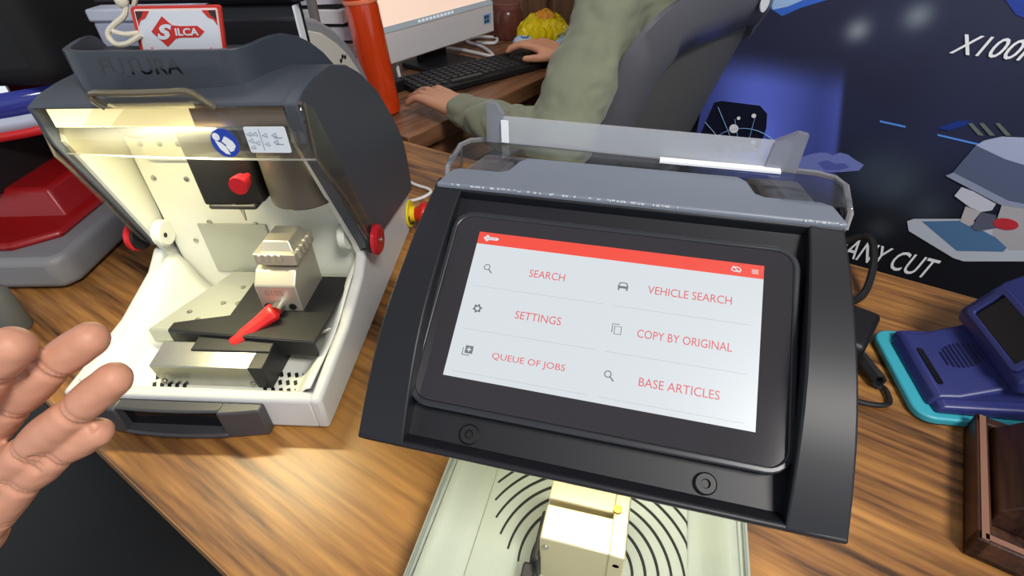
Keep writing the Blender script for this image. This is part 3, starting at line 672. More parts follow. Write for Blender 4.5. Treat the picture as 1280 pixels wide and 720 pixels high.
# lit clamp block
CB = Matrix.Translation((0.0, 0, 0))
b = MB(); b.box((0.002, 0.0965, 0.046), (0.058, 0.027, 0.066)); b.box((0.002, 0.1245, 0.044), (0.058, 0.019, 0.066)); b.box((0.0268, 0.108, 0.0475), (0.0112, 0.0524, 0.066)); b.box((0.002, 0.11, 0.030), (0.055, 0.05, 0.04)); b.box((0.002, 0.140, 0.045), (0.056, 0.016, 0.078))
b.build('clamp', mat('clamp_nickel', (204, 194, 158), 0.36, metal=0.5), mr, bevel=0.0012)
b = MB(); b.lathe([(0.0001, 0), (0.0032, 0), (0.0032, 0.003), (0.0001, 0.003)], 12, 0, T(0.0235, 0.116, 0.0795)); b.build('clamp_pin', mat('brass', (200, 170, 80), 0.3, metal=1), mr)
for x in (-0.023, 0.027): MB().lathe([(0.0001, 0), (0.0026, 0), (0.0024, 0.0012), (0.0001, 0.0012)], 12, 0, T(x, 0.083, 0.068) @ RX(pi / 2)).build('clamp_screw', STEEL, mr)
b = MB(); b.box((-0.034, 0.074, 0.028), (0.010, 0.018, 0.024)); b.box((-0.0295, 0.10, 0.036), (0.006, 0.04, 0.03)); b.build('clamp_lever_seat', DARKM, mr, bevel=0.002)
# hood behind the tablet
b = MB()
hp = [(0.184, 0.250), (0.185, 0.2865), (0.194, 0.2915), (0.22, 0.289), (0.26, 0.280), (0.30, 0.261), (0.335, 0.225), (0.362, 0.175), (0.378, 0.12), (0.382, 0.04), (0.30, 0.04), (0.25, 0.06), (0.20, 0.14)]
for s in (-1, 1): b.prism(hp, s * 0.082, s * 0.1105, 'yz')
b.prism([(y - 0.004, z - 0.014) for y, z in hp[1:10]] + [(0.366, 0.03), (0.362, 0.105), (0.346, 0.158), (0.320, 0.206), (0.287, 0.240), (0.25, 0.258), (0.21, 0.264), (0.190, 0.262)], -0.084, 0.084, 'yz')
b.build('hood', mat('hood_satin_grey', (98, 97, 102), 0.34), mr, bevel=0.004, seg=3)
b = MB(); b.box((0, 0.25, 0.15), (0.17, 0.004, 0.24)); b.build('inner_back_panel', WHITEB, mr)
b = MB(); b.prism([(0.10, 0.208), (0.20, 0.245), (0.20, 0.255), (0.10, 0.216)], -0.09, 0.09, 'yz'); b.build('light_bar', WHITEB, mr)
b = MB(); b.box((0.01, 0.155, 0.2235), (0.14, 0.012, 0.003), M=None); b.build('led_strip', ledm, mr)
area_lamp('work_light', (0.01, 0.155, 0.219), 0.13, 0.34, (1.0, 0.94, 0.72), (radians(-8), 0, 0), mr, 0.012)
# tablet housing, in the tablet's own frame (x right, y up the screen, z out of the glass)
TF = bpy.data.objects.new('tablet_housing', None)
th = radians(30.31)
TFM = T(-0.0129 - RX0, 0.2126 - 0.10, -0.1876 + 0.45) @ RX(th)
mm = 0.001
prof_h = [(-82, 0), (-74, 2.6), (-64, 5.4), (-52, 8.2), (-43, 10.0), (-30, 11.6), (-15, 12.2), (0, 11.3), (15, 9.6), (28, 7.8), (43, 5.0), (58, 1.6), (70, -1.8), (79, -4.6)]
def profn(h):
    for (a, p), (c_, q) in zip(prof_h, prof_h[1:]):
        if a <= h <= c_: return p + (q - p) * (h - a) / (c_ - a)
    return prof_h[-1][1]
b = MB()
for s in (-1, 1):
    N_ = len(prof_h); vs = []
    for h, nn in prof_h:
        k = (h + 82) / 161.0
        xi = 89.5 + 8.0 * k
        vs += [(s * xi * mm, h * mm, nn * mm), (s * 115 * mm, h * mm, (nn - 0.6) * mm), (s * 115 * mm, h * mm, (nn - 8) * mm), (s * (xi + 4 - 2) * mm, h * mm, -14 * mm)]
    fs = []
    for i in range(N_ - 1):
        for k in range(4): fs.append((i * 4 + k, i * 4 + (k + 1) % 4, i * 4 + 4 + (k + 1) % 4, i * 4 + 4 + k))
    fs += [(0, 1, 2, 3), tuple(range(4 * N_ - 4, 4 * N_))]
    b.add([(v[0] + 0.0012, v[1], v[2]) for v in vs], fs, 0, TFM)
def hbox(x0, x1, h0, h1, n0, n1, bb=b): bb.box(((x0 + x1) / 2 * mm, (h0 + h1) / 2 * mm, (n0 + n1) / 2 * mm), ((x1 - x0) * mm, (h1 - h0) * mm, (n1 - n0) * mm), 0, TFM)
hbox(-100, 101, -80, 79, -16, -8)                     # recess floor
b.prism([(-82 * mm, -12 * mm), (-82 * mm, 0), (-79.5 * mm, 0.4 * mm), (-74.5 * mm, -8.5 * mm), (-74.5 * mm, -12 * mm)], -0.1138, 0.1162, 'yz', 0, TFM)      # bottom lip
b.prism([(66.5 * mm, -12 * mm), (69.5 * mm, -1.6 * mm), (79 * mm, -4.6 * mm), (82 * mm, -10 * mm), (80 * mm, -14 * mm)], -0.1138, 0.1162, 'yz', 0, TFM)      # top bar
b.build('tablet_housing', HOUSE, mr, bevel=0.0012, seg=3)
# top face running back to the hood, with the wide tab in the middle
zt0 = 0.45 - 0.1876 + (79 * 0.5047 - 4.6 * 0.8633) * mm; yt0 = 0.2126 - 0.10 + (79 * 0.8633 + 4.6 * 0.5047) * mm
b = MB()
outl = [(-0.1135, 0.0), (-0.110, 0.014), (-0.106, 0.017), (-0.079, 0.017), (-0.0745, 0.020), (-0.071, 0.034), (-0.066, 0.040), (0.064, 0.040), (0.069, 0.034), (0.0725, 0.020), (0.077, 0.017), (0.106, 0.017), (0.112, 0.014), (0.116, 0.0)]
b.prism([(x, yt0 - 0.003 + (y if y > 0 else -0.0055)) for x, y in outl], zt0 - 0.006, zt0 + 0.0009, 'xy')
b.build('housing_top_cover', mat('cover_lit_charcoal', (112, 119, 131), 0.40), mr, bevel=0.0015, seg=3)  # housing's charcoal lightened here, light from above put into the colour
# wear along the front edge of the cover
b = MB(); random.seed(5)
for i in range(70):
    x = random.uniform(-0.108, 0.03) if random.random() < 0.8 else random.uniform(0.095, 0.113)
    b.box((x, yt0 - 0.0082 + random.uniform(-0.0003, 0.0005), zt0 + 0.0003), (random.uniform(0.0005, 0.0018), 0.0007, 0.0009))
tag(b.build('edge_chips', mat('bare_metal', (200, 205, 210), 0.5), mr), kind='stuff')
# hex screws on the recess floor
for x in (-57.6, 58.3):
    b = MB(); Ms = TFM @ T(x * mm, -69.0 * mm, -8 * mm)
    b.lathe([(0.0001, 0), (0.0052, 0), (0.0052, 0.0016), (0.0045, 0.0022), (0.0022, 0.0022), (0.0018, 0.0006), (0.0001, 0.0006)], 20, 0, Ms); b.build('hex_screw', BLACK, mr)
# tablet
tb = MB(); tb.prism(rrect(-0.0945, -0.0600, 0.0945, 0.0555, 0.0125, 6), -0.0085, -0.0012, 'xy', 0, TFM)
tablet = tb.build('tablet', BLACK, mr, bevel=0.0014, seg=3)
tb = MB(); tb.ring(rrect(-0.0945, -0.0600, 0.0945, 0.0555, 0.0125, 6), rrect(-0.0912, -0.0566, 0.0912, 0.0522, 0.009, 6), -0.002, 0.0003, 0, TFM)
tb.build('tablet_rim', mat('tablet_rim_grey', (44, 45, 50), 0.28), tablet, bevel=0.0009, seg=3)
MB().prism(rrect(-0.0910, -0.0564, 0.0910, 0.0520, 0.009, 6), -0.0012, -0.0002, 'xy', 0, TFM).build('glass', GLASSB, tablet)
# lit user interface
SCRW = mat('screen_white', (224, 231, 236), 0.3, emit=0.90)
SCRR = mat('screen_red', (250, 72, 52), 0.3, emit=0.92)
SCRT = mat('screen_text_red', (236, 104, 108), 0.3, emit=0.85)
SCRG = mat('screen_icon_grey', (128, 134, 140), 0.3, emit=0.7)
SCRL = mat('screen_line', (214, 221, 230), 0.3, emit=0.78)
for m in (SCRW, SCRR, SCRT, SCRG, SCRL):
    bs = m.node_tree.nodes['Principled BSDF']; bs.inputs['Base Color'].default_value = (0.02, 0.02, 0.02, 1)
def ui(name, m, fn, z=0.0004):
    q = MB(); fn(q, TFM @ T(0, 0, z)); return q.build(name, m, tablet, smooth=0)
ui('display', SCRW, lambda q, M: q.prism([(-0.077, -0.0425), (0.077, -0.0425), (0.077, 0.0425), (-0.077, 0.0425)], -0.0004, 0, 'xy', 0, M))
ui('title_bar', SCRR, lambda q, M: q.prism([(-0.077, 0.0350), (0.077, 0.0350), (0.077, 0.0425), (-0.077, 0.0425)], 0, 0.0001, 'xy', 0, M))
for s_, x0, x1, yc in (('SEARCH', -43.1, -23.4, 20.9), ('SETTINGS', -45.9, -21.0, -4.0), ('QUEUE OF JOBS', -53.3, -14.6, -28.7), ('VEHICLE SEARCH', 20.8, 62.5, 20.7), ('COPY BY ORIGINAL', 18.4, 64.2, -3.9), ('BASE ARTICLES', 22.3, 60.2, -28.5)):
    ui('menu_label', SCRT, lambda q, M: text_fit(q, s_, x0 * mm, x1 * mm, (yc - 2.2) * mm, (yc + 2.2) * mm, M, 0), 0.0007)
for y in (9.2, -16.0, -39.5):
    ui('divider', SCRL, lambda q, M: (q.box((-0.037, y * mm, 0), (0.072, 0.0003, 0.0001), 0, M), q.box((0.038, y * mm, 0), (0.068, 0.0003, 0.0001), 0, M)), 0.0006)
def mag(cx, cy):
    def f(q, M):
        q.tube([(cx + 0.0016 * cos(a * pi / 10) - 0.0006, cy + 0.0016 * sin(a * pi / 10) + 0.0006, 0) for a in range(20)], 0.00026, 4, 0, M, closed=True)
        q.tube([(cx + 0.0006, cy - 0.0006, 0), (cx + 0.0026, cy - 0.0026, 0)], 0.00034, 4, 0, M)
    return f
ui('search_icon', SCRG, mag(-0.067, 0.0205), 0.0006); ui('search_icon', SCRG, mag(0.0075, -0.0280), 0.0006)
def gear(q, M):
    cx, cy = -0.0673, -0.0038; pts = []
    for i in range(24):
        r = 0.0026 if (i // 2) % 2 == 0 else 0.0019; a = 2 * pi * i / 24 + 0.1; pts.append((cx + r * cos(a), cy + r * sin(a)))
    q.ring(pts, [(cx + 0.0011 * cos(2 * pi * i / 24 + 0.1), cy + 0.0011 * sin(2 * pi * i / 24 + 0.1)) for i in range(24)], 0, 0.0001, 0, M)
ui('settings_icon', SCRG, gear, 0.0006)
def queue(q, M):
    cx, cy = -0.0670, -0.0280
    q.prism([(cx - 0.0014, cy - 0.0012), (cx + 0.0028, cy - 0.0012), (cx + 0.0028, cy + 0.003), (cx - 0.0014, cy + 0.003)], 0, 0.0001, 'xy', 0, M)
    q.box((cx - 0.0026, cy - 0.0002, 0), (0.0004, 0.004, 0.0001), 0, M); q.box((cx - 0.0006, cy - 0.0022, 0), (0.0042, 0.0004, 0.0001), 0, M)
ui('queue_icon', SCRG, queue, 0.0006)
ui('queue_icon_plus', SCRW, lambda q, M: (q.box((-0.0663, -0.0271, 0), (0.0025, 0.0006, 0.0001), 0, M), q.box((-0.0663, -0.0271, 0), (0.0006, 0.0025, 0.0001), 0, M)), 0.0009)
def copyi(q, M):
    cx, cy = 0.0078, -0.0037
    q.tube([(cx - 0.001, cy - 0.0024, 0), (cx + 0.0024, cy - 0.0024, 0), (cx + 0.0024, cy + 0.0018, 0), (cx - 0.001, cy + 0.0018, 0)], 0.00024, 4, 0, M, closed=True)
    q.tube([(cx - 0.0022, cy - 0.0016, 0), (cx - 0.0022, cy + 0.003, 0), (cx + 0.0012, cy + 0.003, 0)], 0.00024, 4, 0, M)
ui('copy_icon', SCRG, copyi, 0.0006)
def car(q, M):
    cx, cy = 0.0079, 0.0206
    q.ring([(cx + a, cy + b_) for a, b_ in ((-0.0027, -0.0012), (0.0027, -0.0012), (0.0027, 0.0002), (0.0018, 0.0022), (-0.0018, 0.0022), (-0.0027, 0.0002))], [(cx + a, cy + b_) for a, b_ in ((-0.002, 0.0001), (0.002, 0.0001), (0.002, 0.0004), (0.0013, 0.0017), (-0.0013, 0.0017), (-0.002, 0.0004))], 0, 0.0001, 0, M)
    for s in (-1, 1): q.box((cx + s * 0.0021, cy - 0.0018, 0), (0.0009, 0.0010, 0.0001), 0, M)
ui('vehicle_icon', SCRG, car, 0.0006)
def cloud(q, M):
    cx, cy = 0.0635, 0.0385
    q.tube([(cx + 0.0022 * cos(a * pi / 10) * (1.15 if a > 10 else 1), cy + (0.0014 if a < 10 else 0.0010) * sin(a * pi / 10), 0) for a in range(20)], 0.0003, 4, 0, M, closed=True)
    q.tube([(cx - 0.0018, cy + 0.0018, 0), (cx + 0.0018, cy - 0.0016, 0)], 0.0003, 4, 0, M)
    for k in (-1, 0, 1): q.box((0.0727, 0.0385 + k * 0.0009, 0), (0.0032, 0.0004, 0.0001), 0, M)
ui('status_icons', SCRW, cloud, 0.0007)
def logo(q, M):
    cx, cy = -0.0716, 0.0388
    q.prism([(cx - 0.0022, cy), (cx, cy + 0.0022), (cx + 0.0014, cy + 0.0009), (cx + 0.0060, cy + 0.0009), (cx + 0.0070, cy), (cx + 0.0060, cy - 0.0009), (cx + 0.0014, cy - 0.0009), (cx, cy - 0.0022)], 0, 0.0001, 'xy', 0, M)
ui('key_logo', SCRW, logo, 0.0007)
ui('key_logo_lettering', SCRR, lambda q, M: text_fit(q, 'SILCA', -0.0722, -0.0662, 0.0383, 0.0393, M), 0.001)

# clear acrylic tray on top of the right machine
at_ = MB()
AZ = 1.0490
ct = thing('acrylic_tray', 'clear acrylic tray with upright back strip lying on top of the right machine', 'tray', (-0.0110, 0.296, AZ), radians(-2.6))
pl = [(-0.118, 0.003), (-0.118, 0.026), (-0.114, 0.035), (-0.104, 0.0395), (0.106, 0.0395), (0.116, 0.035), (0.120, 0.026), (0.120, 0.003), (0.108, 0.001), (0.086, 0.001), (0.078, 0.026), (-0.076, 0.026), (-0.084, 0.003), (-0.106, 0.003)]
b = MB(); b.prism(pl, 0.0, 0.003, 'xy'); b.build('tray_floor', CLEAR, ct)
b = MB()
b.tube([(0.120, 0.0, -0.012), (0.1205, 0.003, -0.004)] + [(p[0], p[1], 0.0015) for p in reversed(pl[1:7])] + [(-0.1185, 0.003, -0.004), (-0.118, 0.0, -0.012)], 0.0018, 6)
b.build('tray_edge', mat('acrylic_edge', (128, 126, 128), 0.2), ct)
for sx_ in (0.120, -0.118): MB().grid(4, 2, lambda u, v: (sx_, 0.003 + 0.024 * u, 0.0 - 0.014 * v)).build('tray_skirt', CLEAR, ct, thick=0.002)
b = MB(); b.prism([(-0.098, 0.003), (0.088, 0.003), (0.088, 0.0205), (-0.098, 0.0205)], 0.034, 0.037, 'xz'); b.build('front_strip', CLEARF, ct)
TINT = clear_mat('tinted_acrylic', (0.45, 0.47, 0.54), 0.22)
for pts_ in ([(-0.101, 0.003), (-0.089, 0.003), (-0.089, 0.022), (-0.094, 0.029), (-0.100, 0.030)], [(0.076, 0.003), (0.094, 0.003), (0.0945, 0.026), (0.089, 0.027), (0.078, 0.0205)]):
    MB().prism(pts_, 0.033, 0.038, 'xz').build('strip_end', TINT, ct)
PAPW = mat('paper_white', (232, 234, 238), 0.6)
MB().box((0.050, 0.0305, 0.0042), (0.070, 0.006, 0.0014), rz=0.03).build('white_sticker', PAPW, ct)
MB().box((-0.0875, 0.0325, 0.0115), (0.005, 0.0012, 0.015)).build('white_tape', PAPW, ct)

# ------------------------------------------------------------------ red machine, far left
rm = thing('red_key_machine', 'red key machine with grey base and black hood at the counter end', 'key machine', (-0.975, 0.345, 0.75), radians(15))
b = MB(); b.prism([(-0.25, 0.006), (0.222, 0.0), (0.236, 0.02), (0.236, 0.40), (-0.25, 0.40)], 0.004, 0.052, 'xy'); b.build('base', mat('machine_grey', (122, 122, 126), 0.5), rm, bevel=0.010, seg=3)
b = MB(); b.prism([(-0.24, 0.035), (0.155, 0.025), (0.205, 0.06), (0.205, 0.36), (-0.24, 0.36)], 0.05, 0.062, 'xy'); b.box((0.03, 0.22, 0.075), (0.32, 0.24, 0.05), taper=0.86); b.build('red_cover', mat('red_enamel', (140, 16, 19), 0.35), rm, bevel=0.006, seg=3)
b = MB(); b.box((-0.03, 0.17, 0.14), (0.27, 0.17, 0.09)); b.box((-0.07, 0.16, 0.20), (0.16, 0.12, 0.06)); b.build('carriage', DARKM, rm, bevel=0.004)
b = MB(); b.lathe([(0.0001, 0), (0.017, 0), (0.017, 0.02), (0.014, 0.024), (0.0001, 0.024)], 20, 0, T(0.236, 0.22, 0.028) @ RY(pi / 2)); b.build('side_knob', mat('navy_plastic', (30, 36, 66), 0.4), rm)
b = MB(); b.box((0.10, 0.33, 0.22), (0.12, 0.10, 0.34)); b.build('column', mat('red_enamel', (140, 16, 19), 0.35), rm, bevel=0.01)
for nm, r0, col, z0, z1, rgh in (('visor_reflection_blue', 0.250, (56, 64, 150), 0.190, 0.222, 0.12), ('visor_reflection_white', 0.252, (190, 196, 214), 0.172, 0.190, 0.12), ('visor_reflection_red', 0.253, (206, 40, 44), 0.160, 0.172, 0.2)):
    b = MB(); b.grid(24, 1, lambda u, v: (-0.05 + r0 * cos(radians(-170 + 190 * u)) * 1.25, 0.36 + r0 * sin(radians(-170 + 190 * u)), z0 + (z1 - z0) * v)); b.build(nm, mat('vis_' + nm, col, rgh), rm, thick=0.003)  # blue, white and red arcs paint the visor's reflection as colour
b = MB(); b.box((-0.035, 0.33, 0.345), (0.54, 0.34, 0.24), taper=0.96); b.build('hood', mat('black_cloth_cover', (13, 13, 15), 0.7), rm, bevel=0.03, seg=4)

# grey knob-topped canister beside the hand
t = MB(); t.lathe([(0.0001, 0), (0.020, 0), (0.022, 0.004), (0.022, 0.055), (0.018, 0.062), (0.012, 0.066), (0.0001, 0.067)], 24)
o = t.build('canister', mat('canister_grey', (86, 88, 88), 0.5), loc=(-0.757, 0.322, 0.751)); tag(o, 'small dark grey canister at the left frame edge behind the hand', 'canister')

# ------------------------------------------------------------------ things behind the left machine
gm_ = thing('grey_white_machine', 'cream and grey arch-sided machine standing right behind the left key machine', 'machine', (ML[0], ML[1], 0.75), MLR)
arc = [(0.44, 0.01), (0.44, 0.31), (0.527, 0.285), (0.607, 0.263), (0.67, 0.234), (0.717, 0.202), (0.765, 0.158), (0.794, 0.118), (0.809, 0.082), (0.815, 0.01)]
b = MB(); b.prism(arc, -0.14, -0.032, 'yz'); b.build('shell', mat('shell_grey', (150, 152, 158), 0.5), gm_, bevel=0.008, seg=3)
ins = [(0.455, 0.02), (0.455, 0.292), (0.525, 0.266), (0.60, 0.243), (0.655, 0.214), (0.70, 0.183), (0.745, 0.138), (0.77, 0.10), (0.782, 0.06), (0.785, 0.02)]
b = MB(); b.prism(ins, -0.034, -0.027, 'yz'); b.build('side_panel', mat('cream_panel', (222, 220, 210), 0.5), gm_, bevel=0.003)
b = MB(); b.prism([(0.46, 0.21), (0.66, 0.17), (0.66, 0.166), (0.46, 0.205)], -0.0275, -0.0262, 'yz'); b.prism([(0.455, 0.232), (0.60, 0.19), (0.60, 0.165), (0.455, 0.20)], -0.0275, -0.0266, 'yz'); b.build('panel_step', mat('step_grey', (176, 176, 172), 0.5), gm_)
b = MB()
for k in range(3): b.box((-0.0262, 0.655 + 0.012 * k, 0.184 + (0.004 if k == 1 else 0)), (0.0008, 0.009, 0.006))
b.build('panel_lettering', BLACK, gm_)
t = thing('storage_box', 'pale blue-grey storage box behind the tag on the left machine', 'box', (ML[0], ML[1], 0.75), MLR)
MB().box((-0.2175, 0.50, 0.148), (0.131, 0.12, 0.296)).build('body', mat('pale_blue_grey', (164, 170, 190), 0.6), t, bevel=0.004)
MB().box((-0.2175, 0.50, 0.304), (0.135, 0.126, 0.016)).build('lid', mat('pale_blue_lid', (186, 192, 210), 0.6), t, bevel=0.003)

# paper stack on the desk
px, py = dp(0.10, 0.42, 0)[:2]
for k in range(7):
    o = MB().box((0, 0, 0.0135), (0.30, 0.21, 0.027)).build('paper_stack', [mat('paper_lilac', (202, 202, 214), 0.7), mat('paper_white2', (222, 222, 226), 0.7)][k % 2], bevel=0.001, loc=(px + 0.012 * ((k * 37) % 5 - 2) / 2, py, 0.751 + 0.036 * k), rot=(0, 0, radians(10 + 3 * ((k * 29) % 5 - 2))))
    tag(o, ['lowest bundle of white paper in the pile behind the orange bottle', 'second bundle of paper from the bottom behind the orange bottle', 'third bundle of paper from the bottom behind the orange bottle', 'middle bundle of paper in the pile behind the orange bottle', 'third bundle of paper from the top behind the orange bottle', 'second bundle of paper from the top behind the orange bottle', 'topmost bundle of white paper in the pile behind the orange bottle'][k], 'paper', 'paper bundles behind the bottle')
    if k < 6:
        MB().box((0, 0, 0.0315), (0.27, 0.18, 0.008)).build('divider_board', BLACK, o)
b = MB(); b.tube([(0, 0, 0), (0.006, 0.004, 0.15), (0.010, 0.006, 0.36)], 0.010, 10); b.build
o = b.build('support_post', mat('post_grey', (112, 108, 104), 0.5), loc=(-0.690, 1.02, 0.751)); tag(o, 'thin grey post standing in front of the paper pile', 'post')

# orange bottle
bt = thing('water_bottle', 'tall translucent orange water bottle standing left of the monitor', 'bottle', (-0.618, 1.128, 0.751), 0)
ORG = mat('orange_plastic', (226, 70, 20), 0.18, trans=0.25, coat=0.4)
b = MB(); b.lathe([(0.0001, 0), (0.030, 0), (0.034, 0.004), (0.035, 0.02), (0.0355, 0.12), (0.036, 0.225), (0.034, 0.235), (0.0001, 0.235)], 28); b.build('bottle_body', ORG, bt)
b = MB(); b.lathe([(0.0001, 0.235), (0.0345, 0.235), (0.0345, 0.24), (0.036, 0.243), (0.036, 0.30), (0.033, 0.306), (0.0001, 0.306)], 28); b.build('bottle_cap', mat('orange_cap', (216, 58, 14), 0.25), bt)
b = MB(); b.lathe([(0.0352, 0.232), (0.0368, 0.234), (0.0368, 0.239), (0.0352, 0.241)], 28); b.build('bottle_ring', mat('orange_ring', (240, 130, 90), 0.3), bt)
bt.rotation_euler = (0, radians(-4), 0)

# ------------------------------------------------------------------ computer
mo = thing('computer_monitor', 'white all-in-one computer monitor with lit peach screen on the desk', 'monitor', (-0.611, 1.502, 0.75), DROT)
LEAN = RX(radians(0))
# local x along the desk (away), local -y towards the person
b = MB(); b.box((-0.045, 0.018, 0.240), (0.545, 0.034, 0.380)); b.build('housing', mat('monitor_white', (226, 224, 226), 0.4), mo, bevel=0.004)
def scr_col(): pass
b = MB(); b.box((-0.045, 0.0, 0.276), (0.517, 0.003, 0.296)); b.build('screen', mat('screen_peach', (246, 216, 196), 0.4, emit=0.62), mo)
b = MB(); b.box((-0.275, -0.0022, 0.285), (0.05, 0.001, 0.276)); b.build('window_margin', mat('screen_margin', (238, 238, 246), 0.4, emit=0.7), mo)
b = MB(); b.box((-0.045, -0.0024, 0.135), (0.517, 0.001, 0.014)); b.build('task_bar', mat('screen_taskbar', (150, 160, 168), 0.4, emit=0.45), mo)
b = MB(); b.box((0.2165, -0.002, 0.288), (0.004, 0.003, 0.30)); b.build('bezel_right', BLACK, mo)
b = MB()
for k in range(10): b.box((-0.08 + 0.014 * k, -0.0031, 0.135), (0.009, 0.0008, 0.006))
b.build('task_icons', mat('screen_icons', (206, 214, 222), 0.4, emit=0.6), mo)
b = MB(); b.box((0.195, -0.0005, 0.092), (0.034, 0.001, 0.026)); b.build('chin_sticker', mat('sticker_blue', (150, 190, 236), 0.4), mo)
b = MB()
for x in (0.186, 0.197):
    for z in (0.086, 0.097): b.box((x, -0.0013, z), (0.009, 0.0006, 0.009))
b.build('chin_sticker_squares', mat('sticker_dark', (60, 62, 92), 0.4), mo)
b = MB(); b.box((0.0, 0.05, 0.15), (0.09, 0.03, 0.28)); b.build('stand_neck', BLACK, mo)
b = MB(); b.box((0.0, 0.02, 0.008), (0.155, 0.155, 0.014)); b.build('stand_base', mat('stand_black', (34, 36, 42), 0.4), mo, bevel=0.003)

kb = thing('keyboard', 'black full size computer keyboard at the front of the computer desk', 'keyboard', (-0.484, 1.452, 0.751), radians(51.5))
b = MB(); b.box((0, 0.0, 0.009), (0.455, 0.155, 0.016)); b.build('keyboard_case', mat('keyboard_black', (22, 23, 26), 0.5), kb, bevel=0.003)
b = MB()
for r in range(6):
    for k in range(21):
        if k in (15, ) or (r == 0 and k > 16): continue
        if r == 5 and 4 <= k <= 8:
            if k == 6: b.box((-0.212 + 0.0212 * 6, -0.058 + 0.0212 * (5 - r), 0.0195), (0.10, 0.0165, 0.006), taper=0.95)
            continue
        b.box((-0.212 + 0.0212 * k, -0.053 + 0.0205 * (5 - r), 0.0195), (0.0172, 0.0160, 0.006), taper=0.84)
tag(b.build('keycaps', mat('keycap_black', (44, 46, 50), 0.45), kb), kind='stuff')

t = thing('computer_mouse', 'black computer mouse under the right hand', 'mouse', (-0.385, 1.640, 0.751), radians(110))
b = MB(); b.grid(12, 10, lambda u, v: (-0.055 + 0.11 * u, (-0.030 + 0.06 * v) * (0.75 + 0.25 * sin(pi * u)), 0.002 + 0.034 * (sin(pi * u) ** 0.5) * (sin(pi * v) ** 0.5))); b.build('mouse_body', BLACK, t, smooth=80, thick=0.001)
o = MB().ball((0, 0, 0.018), (0.034, 0.026, 0.018)).build('pouch', mat('pale_blue_plastic', (176, 206, 232), 0.35), loc=(-0.437, 1.735, 0.7515), rot=(0, 0, 0.8)); tag(o, 'small pale blue plastic pouch in front of the mouse', 'pouch')
b = MB(); b.tube([(0.012 * cos(a * pi / 8), -0.012 + 0.01 * sin(a * pi / 8), 0.034) for a in range(16)], 0.002, 5, closed=True); b.build('print_ring', mat('slate_ink', (110, 130, 150), 0.5), o)
t = thing('snack_packet', 'crinkled yellow snack packet behind the right hand', 'packet', (-0.385, 1.805, 0.751), radians(20))
def crinkle(u, v):
    e = min(u, 1 - u, v, 1 - v) * 2
    z = 0.095 * (e ** 0.45) + 0.010 * noise.noise(Vector((u * 7, v * 5, 1.7))) + 0.003
    return (-0.085 + 0.17 * u + 0.006 * sin(v * 40), -0.055 + 0.11 * v + 0.006 * sin(u * 46), max(0.002, z))
b = MB(); b.grid(24, 18, crinkle); b.build('packet_film', mat('yellow_film', (232, 208, 22), 0.3), t, smooth=70, thick=0.001)
b = MB(); b.grid(8, 6, lambda u, v: (lambda p: (p[0], p[1], p[2] + 0.0025))(crinkle(0.35 + 0.35 * u, 0.25 + 0.5 * v))); b.build('packet_print', mat('orange_ink', (226, 150, 60), 0.4), t)
t = thing('blue_packet', 'pale blue and white packet beside the yellow snack packet', 'packet', (-0.272, 1.745, 0.751), radians(-25))
b = MB(); b.grid(16, 12, lambda u, v: (-0.06 + 0.12 * u, -0.045 + 0.09 * v, max(0.002, 0.06 * (min(u, 1 - u, v, 1 - v) * 2) ** 0.5 + 0.006 * noise.noise(Vector((u * 6, v * 6, 5)))))); b.build('packet_film', mat('pale_blue_film', (170, 204, 232), 0.35), t, smooth=70, thick=0.001)
b = MB(); b.grid(6, 4, lambda u, v: (-0.05 + 0.10 * u, -0.04 + 0.025 * v, 0.034 + 0.024 * sin(pi * u))); b.build('packet_band', mat('packet_white', (226, 232, 236), 0.4), t, smooth=70, thick=0.001)
t = thing('brown_jar', 'reddish brown jar with a clear wrap at the far end of the desk', 'jar', (-0.520, 1.850, 0.751), 0)
MB().lathe([(0.0001, 0), (0.046, 0), (0.052, 0.01), (0.052, 0.075), (0.044, 0.088), (0.0001, 0.088)], 22).build('jar_body', mat('jar_brown', (104, 58, 48), 0.2), t)
MB().lathe([(0.0001, 0.088), (0.046, 0.088), (0.046, 0.104), (0.042, 0.107), (0.0001, 0.107)], 22).build('jar_lid', mat('jar_lid', (128, 82, 76), 0.15), t)
b = MB(); b.tube(spline([(-0.655, 1.515, 0.758), (-0.672, 1.62, 0.765), (-0.62, 1.655, 0.758), (-0.56, 1.63, 0.757), (-0.497, 1.606, 0.757), (-0.56, 1.70, 0.757), (-0.628, 1.755, 0.757), (-0.615, 1.81, 0.757), (-0.55, 1.815, 0.757), (-0.535, 1.75, 0.757), (-0.59, 1.735, 0.760)], 7), 0.005, 8)
o = b.build('white_cable', mat('cable_white', (226, 226, 228), 0.5)); tag(o, 'thick white cable looped on the desk below the monitor', 'cable')
b = MB(); b.tube(spline([(-0.70, 1.38, 0.80), (-0.688, 1.36, 0.765), (-0.672, 1.335, 0.757), (-0.652, 1.318, 0.757), (-0.628, 1.318, 0.757)], 6), 0.0045, 8); o = b.build('white_cable', mat('cable_white', (226, 226, 228), 0.5)); tag(o, 'short white cable left of the monitor stand', 'cable')
o = MB().box((0, 0, 0.015), (0.075, 0.05, 0.028)).build('power_adapter', BLACK, bevel=0.005, loc=(-0.675, 1.262, 0.751), rot=(0, 0, radians(60))); tag(o, 'black power adapter on the desk beside the orange bottle', 'adapter')

# white cable on the counter
b = MB(); b.tube(spline([(-0.47, 0.845, 0.7535), (-0.413, 0.801, 0.7535), (-0.375, 0.786, 0.7535), (-0.366, 0.772, 0.7535), (-0.378, 0.748, 0.7535), (-0.42, 0.715, 0.7535)], 7), 0.0028, 8); o = b.build('white_cable', mat('cable_white', (226, 226, 228), 0.5)); tag(o, 'thin white cable on the counter between the two machines', 'cable')
